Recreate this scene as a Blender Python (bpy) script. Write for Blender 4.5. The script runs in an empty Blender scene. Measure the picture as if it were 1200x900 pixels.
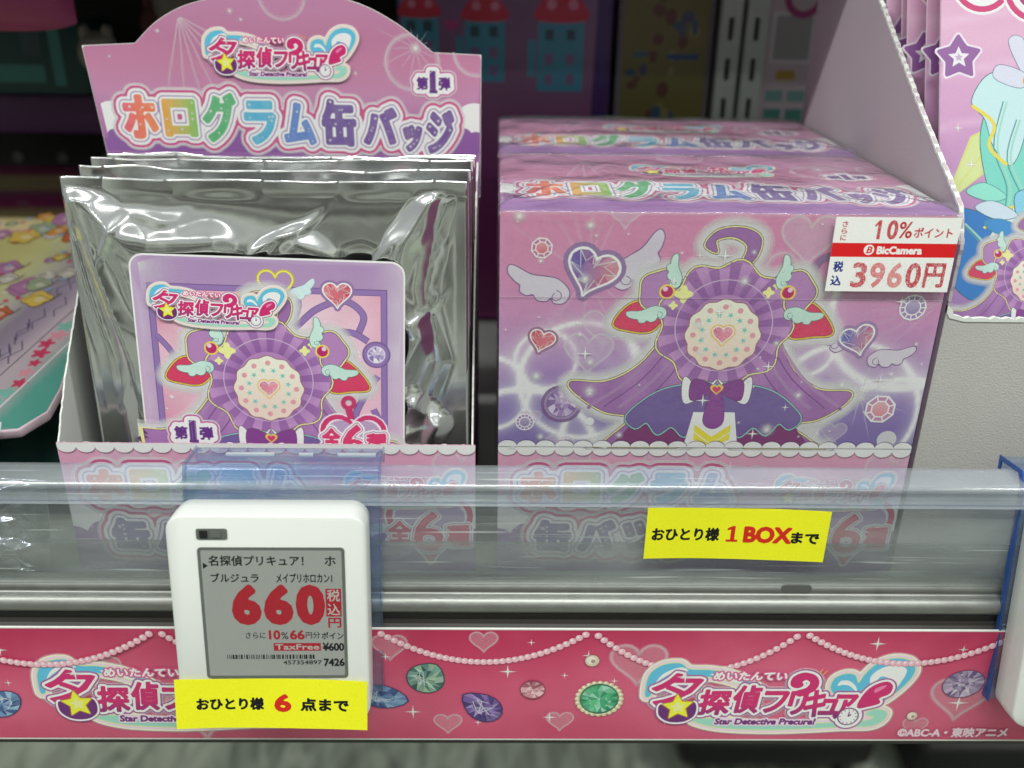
import bpy, math, random
import numpy as np
from mathutils import Vector, Matrix, Euler
from mathutils.geometry import delaunay_2d_cdt, tessellate_polygon
random.seed(7)
MM = 0.001
COL = bpy.context.scene.collection
SC = bpy.context.scene
# ------------------------------------------------------------------ camera
cd = bpy.data.cameras.new('camera'); cam = bpy.data.objects.new('camera', cd); COL.objects.link(cam)
YAW, PITCH, ROLL = 0.0172, 0.4277, 0.0149
f_ = Vector((math.sin(YAW)*math.cos(PITCH), math.cos(YAW)*math.cos(PITCH), -math.sin(PITCH)))
r0 = Vector((math.cos(YAW), -math.sin(YAW), 0)); u0 = r0.cross(f_)
r_ = r0*math.cos(ROLL)+u0*math.sin(ROLL); u_ = -r0*math.sin(ROLL)+u0*math.cos(ROLL)
cam.matrix_world = Matrix((( r_.x, u_.x, -f_.x, -0.6*MM), (r_.y, u_.y, -f_.y, -370.9*MM), (r_.z, u_.z, -f_.z, 265.7*MM), (0, 0, 0, 1)))
cd.sensor_width = 36; cd.lens = 1113.2/1200*36; cd.clip_start = 0.01; cd.clip_end = 60
cd.dof.use_dof = True; cd.dof.focus_distance = 0.405; cd.dof.aperture_fstop = 6.0
SC.camera = cam
# ------------------------------------------------------------------ light: the shop's ceiling
w = bpy.data.worlds.new('World'); SC.world = w; w.use_nodes = True
w.node_tree.nodes['Background'].inputs[0].default_value = (0.87, 0.91, 0.90, 1)
w.node_tree.nodes['Background'].inputs[1].default_value = 0.34
def tube(x, y, z, sx, sy, power):
    l = bpy.data.lights.new('ceiling_lamp', 'AREA'); l.shape = 'RECTANGLE'; l.size = sx; l.size_y = sy
    l.energy = power; l.color = (0.98, 1.0, 0.95)
    o = bpy.data.objects.new('ceiling_lamp', l); COL.objects.link(o); o.location = (x, y, z)
    return o
for x in (-1.5, 0.25, 2.0):
    tube(x, -0.75, 1.75, 1.25, 0.07, 30)
    tube(x, -2.4, 1.75, 1.25, 0.10, 4.5)
SC.view_settings.view_transform = 'Standard'; SC.view_settings.look = 'None'
SC.view_settings.exposure = 0.0; SC.view_settings.gamma = 1
SC.cycles.transparent_max_bounces = 32; SC.cycles.max_bounces = 10; SC.cycles.caustics_reflective = False
SC.cycles.sample_clamp_indirect = 4
# ------------------------------------------------------------------ colours and materials
K = 1.15
def lin(c): c = c/255.0; return c/12.92 if c <= .04045 else ((c+.055)/1.055)**2.4
def C(r, g, b, a=1.0): return (min(.86, lin(r)*K), min(.86, lin(g)*K), min(.86, lin(b)*K), a)
def mix(a, b, t): t = max(0, min(1, t)); return tuple(a[i]*(1-t)+b[i]*t for i in range(4))
MATS = {}
def mat(name, color=(.5, .5, .5, 1), rough=.5, metal=0, spec=.5, noise=None, bump=None, coat=0):
    m = bpy.data.materials.new(name); m.use_nodes = True; nt = m.node_tree; b = nt.nodes['Principled BSDF']
    b.inputs['Base Color'].default_value = color; b.inputs['Roughness'].default_value = rough
    b.inputs['Metallic'].default_value = metal; b.inputs['Specular IOR Level'].default_value = spec
    b.inputs['Coat Weight'].default_value = coat; b.inputs['Coat Roughness'].default_value = .1
    tc = nt.nodes.new('ShaderNodeTexCoord')
    if noise:
        sc, amt = noise
        n = nt.nodes.new('ShaderNodeTexNoise'); n.inputs['Scale'].default_value = sc; n.inputs['Detail'].default_value = 6
        mx = nt.nodes.new('ShaderNodeMixRGB'); mx.blend_type = 'MULTIPLY'; mx.inputs[0].default_value = 1
        rp = nt.nodes.new('ShaderNodeMapRange'); rp.inputs[3].default_value = 1-amt; rp.inputs[4].default_value = 1+amt*.5
        nt.links.new(tc.outputs['Object'], n.inputs['Vector']); nt.links.new(n.outputs['Fac'], rp.inputs[0])
        nt.links.new(rp.outputs[0], mx.inputs[2]); mx.inputs[1].default_value = color
        nt.links.new(mx.outputs[0], b.inputs['Base Color'])
        rr = nt.nodes.new('ShaderNodeMapRange'); rr.inputs[3].default_value = rough*.8; rr.inputs[4].default_value = min(1, rough*1.25)
        nt.links.new(n.outputs['Fac'], rr.inputs[0]); nt.links.new(rr.outputs[0], b.inputs['Roughness'])
    if bump:
        sc, st = bump
        n = nt.nodes.new('ShaderNodeTexNoise'); n.inputs['Scale'].default_value = sc; n.inputs['Detail'].default_value = 5
        bp = nt.nodes.new('ShaderNodeBump'); bp.inputs['Strength'].default_value = st; bp.inputs['Distance'].default_value = .0005
        nt.links.new(tc.outputs['Object'], n.inputs['Vector']); nt.links.new(n.outputs['Fac'], bp.inputs['Height'])
        nt.links.new(bp.outputs[0], b.inputs['Normal'])
    MATS[name] = m; return m
def print_mat(name, rough, alpha, bumpst=.05, spec=.5):
    m = bpy.data.materials.new(name); m.use_nodes = True; nt = m.node_tree; b = nt.nodes['Principled BSDF']
    at = nt.nodes.new('ShaderNodeAttribute'); at.attribute_name = 'Col'
    tc = nt.nodes.new('ShaderNodeTexCoord')
    n = nt.nodes.new('ShaderNodeTexNoise'); n.inputs['Scale'].default_value = 1400; n.inputs['Detail'].default_value = 3
    rp = nt.nodes.new('ShaderNodeMapRange'); rp.inputs[3].default_value = .90; rp.inputs[4].default_value = 1.10
    mx = nt.nodes.new('ShaderNodeMixRGB'); mx.blend_type = 'MULTIPLY'; mx.inputs[0].default_value = 1
    nt.links.new(tc.outputs['Object'], n.inputs['Vector']); nt.links.new(n.outputs['Fac'], rp.inputs[0])
    nt.links.new(at.outputs['Color'], mx.inputs[1]); nt.links.new(rp.outputs[0], mx.inputs[2])
    nt.links.new(mx.outputs[0], b.inputs['Base Color'])
    b.inputs['Roughness'].default_value = rough; b.inputs['Specular IOR Level'].default_value = spec
    n2 = nt.nodes.new('ShaderNodeTexNoise'); n2.inputs['Scale'].default_value = 90; n2.inputs['Detail'].default_value = 4
    bp = nt.nodes.new('ShaderNodeBump'); bp.inputs['Strength'].default_value = bumpst; bp.inputs['Distance'].default_value = .002
    nt.links.new(tc.outputs['Object'], n2.inputs['Vector']); nt.links.new(n2.outputs['Fac'], bp.inputs['Height'])
    nt.links.new(bp.outputs[0], b.inputs['Normal'])
    if alpha: nt.links.new(at.outputs['Alpha'], b.inputs['Alpha'])
    return m
PRINT = print_mat('coated_print', .38, False); PRINT_A = print_mat('coated_print_soft', .38, True)
MATTE = print_mat('matte_print', .7, False, .03, .2); MATTE_A = print_mat('matte_print_soft', .7, True, .03, .2)
def film_mat(name, tint, gloss_rough, haze, ior=1.45, bump=None, scr=0, dcol=(.72, .78, .76, 1)):
    m = bpy.data.materials.new(name); m.use_nodes = True; nt = m.node_tree; nt.nodes.clear()
    out = nt.nodes.new('ShaderNodeOutputMaterial')
    tr = nt.nodes.new('ShaderNodeBsdfTransparent'); tr.inputs[0].default_value = tint
    gl = nt.nodes.new('ShaderNodeBsdfGlossy'); gl.inputs['Roughness'].default_value = gloss_rough
    df = nt.nodes.new('ShaderNodeBsdfDiffuse'); df.inputs[0].default_value = dcol
    ge = nt.nodes.new('ShaderNodeNewGeometry'); dt = nt.nodes.new('ShaderNodeVectorMath'); dt.operation = 'DOT_PRODUCT'
    ab = nt.nodes.new('ShaderNodeMath'); ab.operation = 'ABSOLUTE'; om = nt.nodes.new('ShaderNodeMath'); om.operation = 'SUBTRACT'; om.inputs[0].default_value = 1; om.use_clamp = True
    pw = nt.nodes.new('ShaderNodeMath'); pw.operation = 'POWER'; pw.inputs[1].default_value = 5
    fr = nt.nodes.new('ShaderNodeMath'); fr.operation = 'MULTIPLY_ADD'; r0_ = ((ior-1)/(ior+1))**2; fr.inputs[1].default_value = 1-r0_; fr.inputs[2].default_value = r0_; fr.use_clamp = True
    nt.links.new(ge.outputs['Incoming'], dt.inputs[0]); nt.links.new(ge.outputs['Normal'], dt.inputs[1]); nt.links.new(dt.outputs['Value'], ab.inputs[0])
    nt.links.new(ab.outputs[0], om.inputs[1]); nt.links.new(om.outputs[0], pw.inputs[0]); nt.links.new(pw.outputs[0], fr.inputs[0])
    m1 = nt.nodes.new('ShaderNodeMixShader'); m2 = nt.nodes.new('ShaderNodeMixShader')
    m1.inputs[0].default_value = haze
    tc = nt.nodes.new('ShaderNodeTexCoord')
    nt.links.new(tr.outputs[0], m1.inputs[1]); nt.links.new(df.outputs[0], m1.inputs[2])
    nt.links.new(fr.outputs[0], m2.inputs[0]); nt.links.new(m1.outputs[0], m2.inputs[1]); nt.links.new(gl.outputs[0], m2.inputs[2])
    nt.links.new(m2.outputs[0], out.inputs[0])
    if scr:   # scratches and smears that scatter a little
        n = nt.nodes.new('ShaderNodeTexNoise'); n.inputs['Scale'].default_value = 30; n.inputs['Detail'].default_value = 8
        mp = nt.nodes.new('ShaderNodeMapping'); mp.inputs['Scale'].default_value = (.35, 1, 2.0)
        rp = nt.nodes.new('ShaderNodeMapRange'); rp.inputs[1].default_value = .35; rp.inputs[2].default_value = .75
        rp.inputs[3].default_value = haze*.6; rp.inputs[4].default_value = haze+scr
        nt.links.new(tc.outputs['Object'], mp.inputs[0]); nt.links.new(mp.outputs[0], n.inputs['Vector'])
        acc = rp.outputs[0]; nt.links.new(n.outputs['Fac'], rp.inputs[0])
        for ang, sc_ in ((.9, 500), (-.5, 380), (.15, 620)):
            mq = nt.nodes.new('ShaderNodeMapping'); mq.inputs['Rotation'].default_value = (0, ang, 0); mq.inputs['Scale'].default_value = (.03, 1, 1)
            nq = nt.nodes.new('ShaderNodeTexNoise'); nq.inputs['Scale'].default_value = sc_; nq.inputs['Detail'].default_value = 1
            rq = nt.nodes.new('ShaderNodeMapRange'); rq.inputs[1].default_value = .72; rq.inputs[2].default_value = .80; rq.inputs[3].default_value = 0; rq.inputs[4].default_value = .35
            aq = nt.nodes.new('ShaderNodeMath'); aq.operation = 'ADD'; aq.use_clamp = True
            nt.links.new(tc.outputs['Object'], mq.inputs[0]); nt.links.new(mq.outputs[0], nq.inputs['Vector']); nt.links.new(nq.outputs['Fac'], rq.inputs[0])
            nt.links.new(acc, aq.inputs[0]); nt.links.new(rq.outputs[0], aq.inputs[1]); acc = aq.outputs[0]
        nt.links.new(acc, m1.inputs[0])
    if bump:
        n = nt.nodes.new('ShaderNodeTexNoise'); n.inputs['Scale'].default_value = bump[0]; n.inputs['Detail'].default_value = 3
        bp = nt.nodes.new('ShaderNodeBump'); bp.inputs['Strength'].default_value = bump[1]; bp.inputs['Distance'].default_value = .002
        nt.links.new(tc.outputs['Object'], n.inputs['Vector']); nt.links.new(n.outputs['Fac'], bp.inputs['Height'])
        nt.links.new(bp.outputs[0], gl.inputs['Normal']); nt.links.new(bp.outputs[0], dt.inputs[1])
    return m
FILM = film_mat('shrink_film', (.97, .98, .98, 1), .10, .02, 1.45, (45, .25))
ACRYL = film_mat('clear_acrylic', (.76, .78, .79, 1), .09, .15, 1.5, (9, .05), .08)
ACRYL_LIP = film_mat('acrylic_lip', (.86, .88, .97, 1), .16, .20, 1.5, (60, .10), .10)
ACRYL_LOW = film_mat('acrylic_lower', (.64, .66, .66, 1), .20, .20, 1.5, (9, .05), .14)
BLUECLR = film_mat('blue_clear_plastic', (.76, .84, .95, 1), .12, .10, 1.5, (30, .06), .05, (.48, .58, .74, 1))
BLUEEDGE = film_mat('blue_plastic_edge', (.20, .36, .75, 1), .12, .45, 1.5, None, 0, (.06, .16, .48, 1))
BOARD = mat('white_board', C(205, 208, 203), .75, 0, .2, (60, .06), (500, .1))
GREYBOARD = mat('mauve_grey_board', C(174, 164, 170), .8, 0, .2, (18, .10), (1100, .5))
GREYFRONT = mat('grey_board', C(172, 170, 166), .8, 0, .2, (22, .10), (1100, .5))
FOIL = mat('silver_foil', (.92, .94, .93, 1), .17, 1.0, .5, (40, .05), (60, .04))
STEEL = mat('painted_steel', C(120, 122, 120), .45, .0, .5, (25, .12))
ALU = mat('brushed_rail', C(136, 138, 134), .42, .75, .5, (120, .18), (300, .2))
DARKRUB = mat('dark_channel', C(60, 58, 56), .5, 0, .3, (40, .15))
WHITEPL = mat('white_plastic', C(204, 207, 203), .42, 0, .5, (12, .02), (900, .06))
BEZEL = mat('screen_bezel', C(92, 96, 92), .35)
EINK = mat('paper_screen', C(142, 145, 141), .55, 0, .4, (900, .05))
BLACKPL = mat('black_plastic', C(18, 18, 19), .5)
PURPLECARD = mat('purple_card', C(120, 58, 104), .5, 0, .4)
LILACCARD = mat('lilac_card', C(178, 140, 190), .5, 0, .4)
DARKMET = mat('dark_back_panel', C(34, 33, 34), .6, 0, .3, (8, .3))
POSTM = mat('post_paint', C(172, 180, 174), .5, 0, .4, (20, .1))
# ------------------------------------------------------------------ object helpers
def tag(o, label=None, cat=None, group=None, kind=None):
    for k, v in (('label', label), ('category', cat), ('group', group), ('kind', kind)):
        if v: o[k] = v
    return o
def empty(name, loc=(0, 0, 0), rot=(0, 0, 0), **k):
    o = bpy.data.objects.new(name, None); COL.objects.link(o); o.empty_display_size = .01
    o.location = Vector(loc)*MM; o.rotation_euler = rot; return tag(o, **k)
def link(name, me, parent=None, loc=(0, 0, 0), rot=(0, 0, 0), scale=1, **k):
    o = bpy.data.objects.new(name, me); COL.objects.link(o); o.location = Vector(loc)*MM; o.rotation_euler = rot
    o.scale = (scale,)*3 if not isinstance(scale, tuple) else scale
    if parent: o.parent = parent
    return tag(o, **k)
def mesh(name, verts, faces, m, smooth=False):
    me = bpy.data.meshes.new(name); me.from_pydata([tuple(c*MM for c in v) for v in verts], [], faces)
    if not isinstance(m, (list, tuple)): m = [m]
    for x in m: me.materials.append(x)
    if smooth: me.polygons.foreach_set('use_smooth', [True]*len(me.polygons))
    me.update(); return me
class MB:
    def __init__(s): s.v = []; s.f = []
    def box(s, x0, x1, y0, y1, z0, z1):
        n = len(s.v); s.v += [(x, y, z) for z in (z0, z1) for y in (y0, y1) for x in (x0, x1)]
        s.f += [tuple(n+i for i in q) for q in ((0, 2, 3, 1), (4, 5, 7, 6), (0, 1, 5, 4), (2, 6, 7, 3), (0, 4, 6, 2), (1, 3, 7, 5))]; return s
    def prism(s, pts, a0, a1, axis):
        """2-D outline extruded along axis ('x': pts are (y,z); 'y': (x,z); 'z': (x,y))"""
        n = len(s.v); k = len(pts)
        for a in (a0, a1):
            for p in pts:
                s.v.append((a, p[0], p[1]) if axis == 'x' else (p[0], a, p[1]) if axis == 'y' else (p[0], p[1], a))
        for t in tessellate_polygon([[Vector((p[0], p[1], 0)) for p in pts]]):
            s.f.append((n+t[2], n+t[1], n+t[0])); s.f.append((n+k+t[0], n+k+t[1], n+k+t[2]))
        for i in range(k): j = (i+1) % k; s.f.append((n+i, n+j, n+k+j, n+k+i))
        return s
    def me(s, name, m, bevel=0, seg=2, smooth=False):
        me = mesh(name, s.v, s.f, m)
        import bmesh
        bm = bmesh.new(); bm.from_mesh(me); bmesh.ops.recalc_face_normals(bm, faces=bm.faces)
        if bevel:
            es = [e for e in bm.edges if len(e.link_faces) == 2 and e.calc_face_angle(0) > .5]
            bmesh.ops.bevel(bm, geom=es, offset=bevel*MM, segments=seg, affect='EDGES', profile=.5)
            for f in bm.faces: f.smooth = True
        if smooth:
            for f in bm.faces: f.smooth = True
        bm.to_mesh(me); bm.free()
        if bevel or smooth:
            try: me.set_sharp_from_angle(angle=math.radians(40))
            except Exception: pass
        return me
def rrect(w_, h_, r, n=6, cx=0, cy=0):
    out = []
    for sx, sy, a0 in ((1, 1, 0), (-1, 1, math.pi/2), (-1, -1, math.pi), (1, -1, 1.5*math.pi)):
        out += [(cx+sx*(w_/2-r)+r*math.cos(a0+k*math.pi/2/n), cy+sy*(h_/2-r)+r*math.sin(a0+k*math.pi/2/n)) for k in range(n+1)]
    return out
YEL = mat('yellow_paper', C(246, 250, 34), .7, 0, .2)
FRONT = (math.pi/2, 0, 0)
# ------------------------------------------------------------------ drawing engine: vector shapes printed on a panel (millimetres)
rng = np.random.RandomState(3)
_N = rng.rand(64, 64)
def noise2(u, v, sc, seed=0):
    x = np.asarray(u)*sc+seed*7.31; y = np.asarray(v)*sc+seed*3.17
    xi = np.floor(x).astype(int); yi = np.floor(y).astype(int); fx = x-xi; fy = y-yi
    fx = fx*fx*(3-2*fx); fy = fy*fy*(3-2*fy)
    g = lambda i, j: _N[(i) % 64, (j) % 64]
    return (g(xi, yi)*(1-fx)+g(xi+1, yi)*fx)*(1-fy)+(g(xi, yi+1)*(1-fx)+g(xi+1, yi+1)*fx)*fy
def fbm(u, v, sc, seed=0, oct=4):
    t = 0; a = .5
    for i in range(oct): t = t+a*noise2(u, v, sc, seed+i*5); sc *= 2.03; a *= .5
    return t
_glyph = {}
def glyph_mesh(s):
    if s in _glyph: return _glyph[s]
    cu = bpy.data.curves.new('lettering', 'FONT'); cu.body = s; cu.size = 1; cu.resolution_u = 3
    ob = bpy.data.objects.new('lettering', cu); COL.objects.link(ob)
    dg = bpy.context.evaluated_depsgraph_get(); me = ob.evaluated_get(dg).to_mesh()
    V = np.array([(v.co.x, v.co.y) for v in me.vertices]).reshape(-1, 2)
    me.calc_loop_triangles(); T = [tuple(t.vertices) for t in me.loop_triangles]
    cnt = {}
    key = {}
    idx = []
    for i, p in enumerate(V):
        k = (round(p[0], 5), round(p[1], 5)); idx.append(key.setdefault(k, i))
    for t in T:
        for a, b in ((t[0], t[1]), (t[1], t[2]), (t[2], t[0])):
            a, b = idx[a], idx[b]; k = (min(a, b), max(a, b)); cnt[k] = cnt.get(k, 0)+1
    E = [k for k, c in cnt.items() if c == 1]
    ob.evaluated_get(dg).to_mesh_clear(); bpy.data.objects.remove(ob); bpy.data.curves.remove(cu)
    _glyph[s] = (V, T, E); return _glyph[s]
def fit_text(s, x0, y0, x1=None, y1=None, shear=0, rot=0):
    """lettering scaled so its ink fills the box; x1 None keeps the proportions"""
    V, T, E = glyph_mesh(s); lo, hi = V.min(0), V.max(0)
    P = (V-lo)/(hi-lo); h = (y1-y0); wdt = (x1-x0) if x1 is not None else (hi-lo)[0]/(hi-lo)[1]*h
    Q = np.empty_like(P); Q[:, 0] = x0+P[:, 0]*wdt+shear*P[:, 1]*h; Q[:, 1] = y0+P[:, 1]*h
    if rot:
        c = np.array([x0+wdt/2, y0+h/2]); R = np.array([[math.cos(rot), math.sin(rot)], [-math.sin(rot), math.cos(rot)]]); Q = (Q-c)@R+c
    return Q, T, E
class Sdf:
    def __init__(s, x0, y0, x1, y1, d, margin):
        s.d = d; s.m = margin; s.x = np.arange(x0-margin-2*d, x1+margin+2*d, d); s.y = np.arange(y0-margin-2*d, y1+margin+2*d, d)
        s.D = np.full((len(s.y), len(s.x)), margin*1.5)
    def edges(s, P, E):
        lo, hi = P.min(0)-s.m-s.d, P.max(0)+s.m+s.d
        i0, i1 = np.searchsorted(s.x, (lo[0], hi[0])); j0, j1 = np.searchsorted(s.y, (lo[1], hi[1]))
        xs, ys = s.x[i0:i1], s.y[j0:j1]
        if not len(xs) or not len(ys): return s
        D = np.full((len(ys), len(xs)), s.m*1.5); ins = np.zeros(D.shape, bool)
        for a, b in E:
            p, q = P[a], P[b]
            if q[1] != p[1]:
                ylo, yhi = min(p[1], q[1]), max(p[1], q[1]); a0, a1 = np.searchsorted(ys, (ylo, yhi))
                if a1 > a0:
                    xc = p[0]+(ys[a0:a1]-p[1])*(q[0]-p[0])/(q[1]-p[1]); ins[a0:a1] ^= xs[None, :] < xc[:, None]
            m = s.m
            b0, b1 = np.searchsorted(xs, (min(p[0], q[0])-m, max(p[0], q[0])+m)); c0, c1 = np.searchsorted(ys, (min(p[1], q[1])-m, max(p[1], q[1])+m))
            if b1 <= b0 or c1 <= c0: continue
            X = xs[None, b0:b1]; Y = ys[c0:c1, None]; e = q-p; L = e@e+1e-12
            t = np.clip(((X-p[0])*e[0]+(Y-p[1])*e[1])/L, 0, 1)
            dd = np.hypot(X-p[0]-t*e[0], Y-p[1]-t*e[1]); np.minimum(D[c0:c1, b0:b1], dd, out=D[c0:c1, b0:b1])
        D[ins] *= -1
        s.D[j0:j1, i0:i1] = np.minimum(s.D[j0:j1, i0:i1], D); return s
    def loop(s, pts):
        P = np.array(pts, float); n = len(P); return s.edges(P, [(i, (i+1) % n) for i in range(n)])
    def text(s, *a, **k):
        P, T, E = fit_text(*a, **k); return s.edges(P, E)
    def contours(s, iso):
        D = s.D-iso; D[0, :] = D[-1, :] = 1; D[:, 0] = D[:, -1] = 1
        D = np.where(np.abs(D) < 1e-9, 1e-9, D)
        ins = D < 0; nx = D.shape[1]
        code = ins[:-1, :-1]*1+ins[:-1, 1:]*2+ins[1:, 1:]*4+ins[1:, :-1]*8
        jj, ii = np.nonzero((code > 0) & (code < 15))
        # cell edges: 0 bottom,1 right,2 top,3 left ; segment directions keep the inside on the left
        TB = {1: [(0, 3)], 2: [(1, 0)], 3: [(1, 3)], 4: [(2, 1)], 5: [(0, 3), (2, 1)], 6: [(2, 0)], 7: [(2, 3)], 8: [(3, 2)], 9: [(0, 2)], 10: [(1, 0), (3, 2)], 11: [(1, 2)], 12: [(3, 1)], 13: [(0, 1)], 14: [(3, 0)]}
        def key(j, i, e): return (0, j, i) if e == 0 else (1, j, i+1) if e == 1 else (0, j+1, i) if e == 2 else (1, j, i)
        nxt = {}
        for j, i in zip(jj.tolist(), ii.tolist()):
            for a, b in TB[int(code[j, i])]: nxt[key(j, i, a)] = key(j, i, b)
        def pt(k):
            h, j, i = k
            if h == 0: a, b = D[j, i], D[j, i+1]; t = a/(a-b); return (s.x[i]+t*s.d, s.y[j])
            a, b = D[j, i], D[j+1, i]; t = a/(a-b); return (s.x[i], s.y[j]+t*s.d)
        loops = []
        while nxt:
            st, k = nxt.popitem(); L = [st]
            while k != st and k in nxt: L.append(k); k = nxt.pop(k)
            if len(L) >= 4: loops.append([pt(q) for q in L])
        return loops
    def val(s, P):
        P = np.asarray(P); i = np.clip(((P[:, 0]-s.x[0])/s.d), 0, len(s.x)-1.001); j = np.clip(((P[:, 1]-s.y[0])/s.d), 0, len(s.y)-1.001)
        a = i.astype(int); b = j.astype(int); fx = i-a; fy = j-b; D = s.D
        return (D[b, a]*(1-fx)+D[b, a+1]*fx)*(1-fy)+(D[b+1, a]*(1-fx)+D[b+1, a+1]*fx)*fy
def simplify(P, tol):
    P = np.array(P); n = len(P)
    if n < 8: return P
    keep = np.zeros(n, bool); k0 = 0; k1 = n//2; keep[[k0, k1]] = True
    st = [(k0, k1), (k1, n)]
    while st:
        a, b = st.pop()
        if b-a < 2: continue
        A = P[a]; B = P[b % n]; e = B-A; L = math.hypot(*e)+1e-12; q = P[a+1:b]-A
        d = np.abs(q[:, 0]*e[1]-q[:, 1]*e[0])/L; m = int(d.argmax())
        if d[m] > tol: m += a+1; keep[m] = True; st += [(a, m), (m, b)]
    return P[keep]
class Art:
    """collects coloured triangles in panel coordinates (mm); every shape lies one hair above the one before"""
    STEP = .001
    def __init__(s, rect=None, sd=None): s.V = []; s.F = []; s.Cc = []; s.rect = rect; s.sd = sd; s.lay = 1; s.bend = None
    def add(s, P, T, col, up=True):
        P = np.asarray(P, float)
        if len(T) == 0: return s
        n = len(s.V); z = s.lay*s.STEP
        s.V += [(p[0], p[1], z) for p in P.tolist()]
        if callable(col): cols = col(P[:, 0], P[:, 1])
        else: cols = [col]*len(P)
        s.Cc += [tuple(c) for c in cols]
        tr = np.array(T); p0, p1, p2 = P[tr[:, 0]], P[tr[:, 1]], P[tr[:, 2]]
        cr = (p1[:, 0]-p0[:, 0])*(p2[:, 1]-p0[:, 1])-(p1[:, 1]-p0[:, 1])*(p2[:, 0]-p0[:, 0])
        tr = np.where((cr < 0)[:, None], tr[:, ::-1], tr)[np.abs(cr) > 1e-9]
        s.F += [tuple(int(x)+n for x in t) for t in tr]
        if up: s.lay += 1
        return s
    def poly(s, pts, col):
        T = tessellate_polygon([[Vector((p[0], p[1], 0)) for p in pts]]); return s.add(pts, T, col)
    def region(s, sd, iso, col, step=None, tol=None, keep=None):
        loops = [simplify(L, (tol or sd.d*.12)) for L in sd.contours(iso)]
        loops = [L for L in loops if len(L) >= 3]
        if not loops: return s
        V = []; E = []
        for L in loops:
            n = len(V); V += [tuple(p) for p in L]; E += [(n+i, n+(i+1) % len(L)) for i in range(len(L))]
        if step:
            A = np.array(V); lo, hi = A.min(0), A.max(0)
            gx, gy = np.meshgrid(np.arange(lo[0], hi[0], step), np.arange(lo[1], hi[1], step)); G = np.c_[gx.ravel(), gy.ravel()]
            G = G[sd.val(G) < iso-.25*step]; V += [tuple(p) for p in G]
        r = delaunay_2d_cdt([Vector(v) for v in V], E, [], 1, 1e-7)
        P = np.array([tuple(v) for v in r[0]]); T = np.array([t for t in r[2] if len(t) == 3])
        if not len(T): return s
        cen = P[T].mean(1); T = T[sd.val(cen) < iso+sd.d*.02]
        return s.add(P, T, col)
    def text(s, body, x0, y0, x1, y1, col, **k):
        P, T, E = fit_text(body, x0, y0, x1, y1, **k); return s.add(P, T, col)
    def bold(s, body, x0, y0, x1, y1, col, w, d=None, **k):
        P, T, E = fit_text(body, x0, y0, x1, y1, **k); lo, hi = P.min(0), P.max(0)
        sd = Sdf(lo[0], lo[1], hi[0], hi[1], d or (hi[1]-lo[1])/34, w*2+.01*(hi[1]-lo[1])); sd.edges(P, E); return s.region(sd, w, col)
    def grid(s, x0, y0, x1, y1, step, fn):
        nx = int((x1-x0)/step)+1; ny = int((y1-y0)/step)+1
        X, Y = np.meshgrid(np.linspace(x0, x1, nx), np.linspace(y0, y1, ny)); P = np.c_[X.ravel(), Y.ravel()]
        i, j = np.meshgrid(np.arange(nx-1), np.arange(ny-1)); a = (j*nx+i).ravel()
        T = np.r_[np.c_[a, a+1, a+nx+1], np.c_[a, a+nx+1, a+nx]]; return s.add(P, T, fn)
    def disc(s, x, y, r, col, n=20, ry=None, rot=0):
        ry = ry or r; c, q = math.cos(rot), math.sin(rot)
        P = [(x, y)]+[(x+r*math.cos(t)*c-ry*math.sin(t)*q, y+r*math.cos(t)*q+ry*math.sin(t)*c) for t in [2*math.pi*i/n for i in range(n)]]
        return s.add(P, [(0, 1+i, 1+(i+1) % n) for i in range(n)], col)
    def glow(s, x, y, r, col, n=18):
        P = [(x, y)]+[(x+r*k*math.cos(2*math.pi*i/n), y+r*k*math.sin(2*math.pi*i/n)) for k in (.3, .6, 1) for i in range(n)]
        cs = [col]+[(*col[:3], col[3]*a) for a in (.55, .18, 0) for i in range(n)]
        T = [(0, 1+i, 1+(i+1) % n) for i in range(n)]
        for k in range(2):
            b = 1+k*n
            for i in range(n): j = (i+1) % n; T += [(b+i, b+n+i, b+n+j), (b+i, b+n+j, b+j)]
        return s.add(P, T, lambda u, v: cs)
    def ring(s, x, y, r0, r1, col, n=28, rot=0, sq=1):
        P = [(x+r*math.cos(2*math.pi*i/n+rot), y+r*sq*math.sin(2*math.pi*i/n+rot)) for r in (r0, r1) for i in range(n)]
        T = []
        for i in range(n): j = (i+1) % n; T += [(i, n+i, n+j), (i, n+j, j)]
        return s.add(P, T, col)
    def halo_ring(s, x, y, r, wd, col, n=36):
        rs = [(r-wd*1.6, 0), (r-wd*.3, .8), (r, 1), (r+wd*.25, .7), (r+wd, 0)]
        P = [(x+q*math.cos(2*math.pi*i/n), y+q*math.sin(2*math.pi*i/n)) for q, a in rs for i in range(n)]
        cs = [(*col[:3], col[3]*a) for q, a in rs for i in range(n)]; T = []
        for k in range(len(rs)-1):
            b = k*n
            for i in range(n): j = (i+1) % n; T += [(b+i, b+n+i, b+n+j), (b+i, b+n+j, b+j)]
        return s.add(P, T, lambda u, v: cs)
    def line(s, pts, wd, col, closed=False):
        P = np.array(pts, float); n = len(P); V = []; T = []
        rngi = range(n if closed else n-1)
        for i in range(n):
            a = P[i-1] if (i > 0 or closed) else P[i]; b = P[(i+1) % n] if (i < n-1 or closed) else P[i]
            e = b-a; L = math.hypot(*e)+1e-9; nn = np.array([-e[1], e[0]])/L*wd/2
            V += [P[i]+nn, P[i]-nn]
        for i in rngi: j = (i+1) % n; T += [(2*i, 2*i+1, 2*j+1), (2*i, 2*j+1, 2*j)]
        return s.add(V, T, col)
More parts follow.
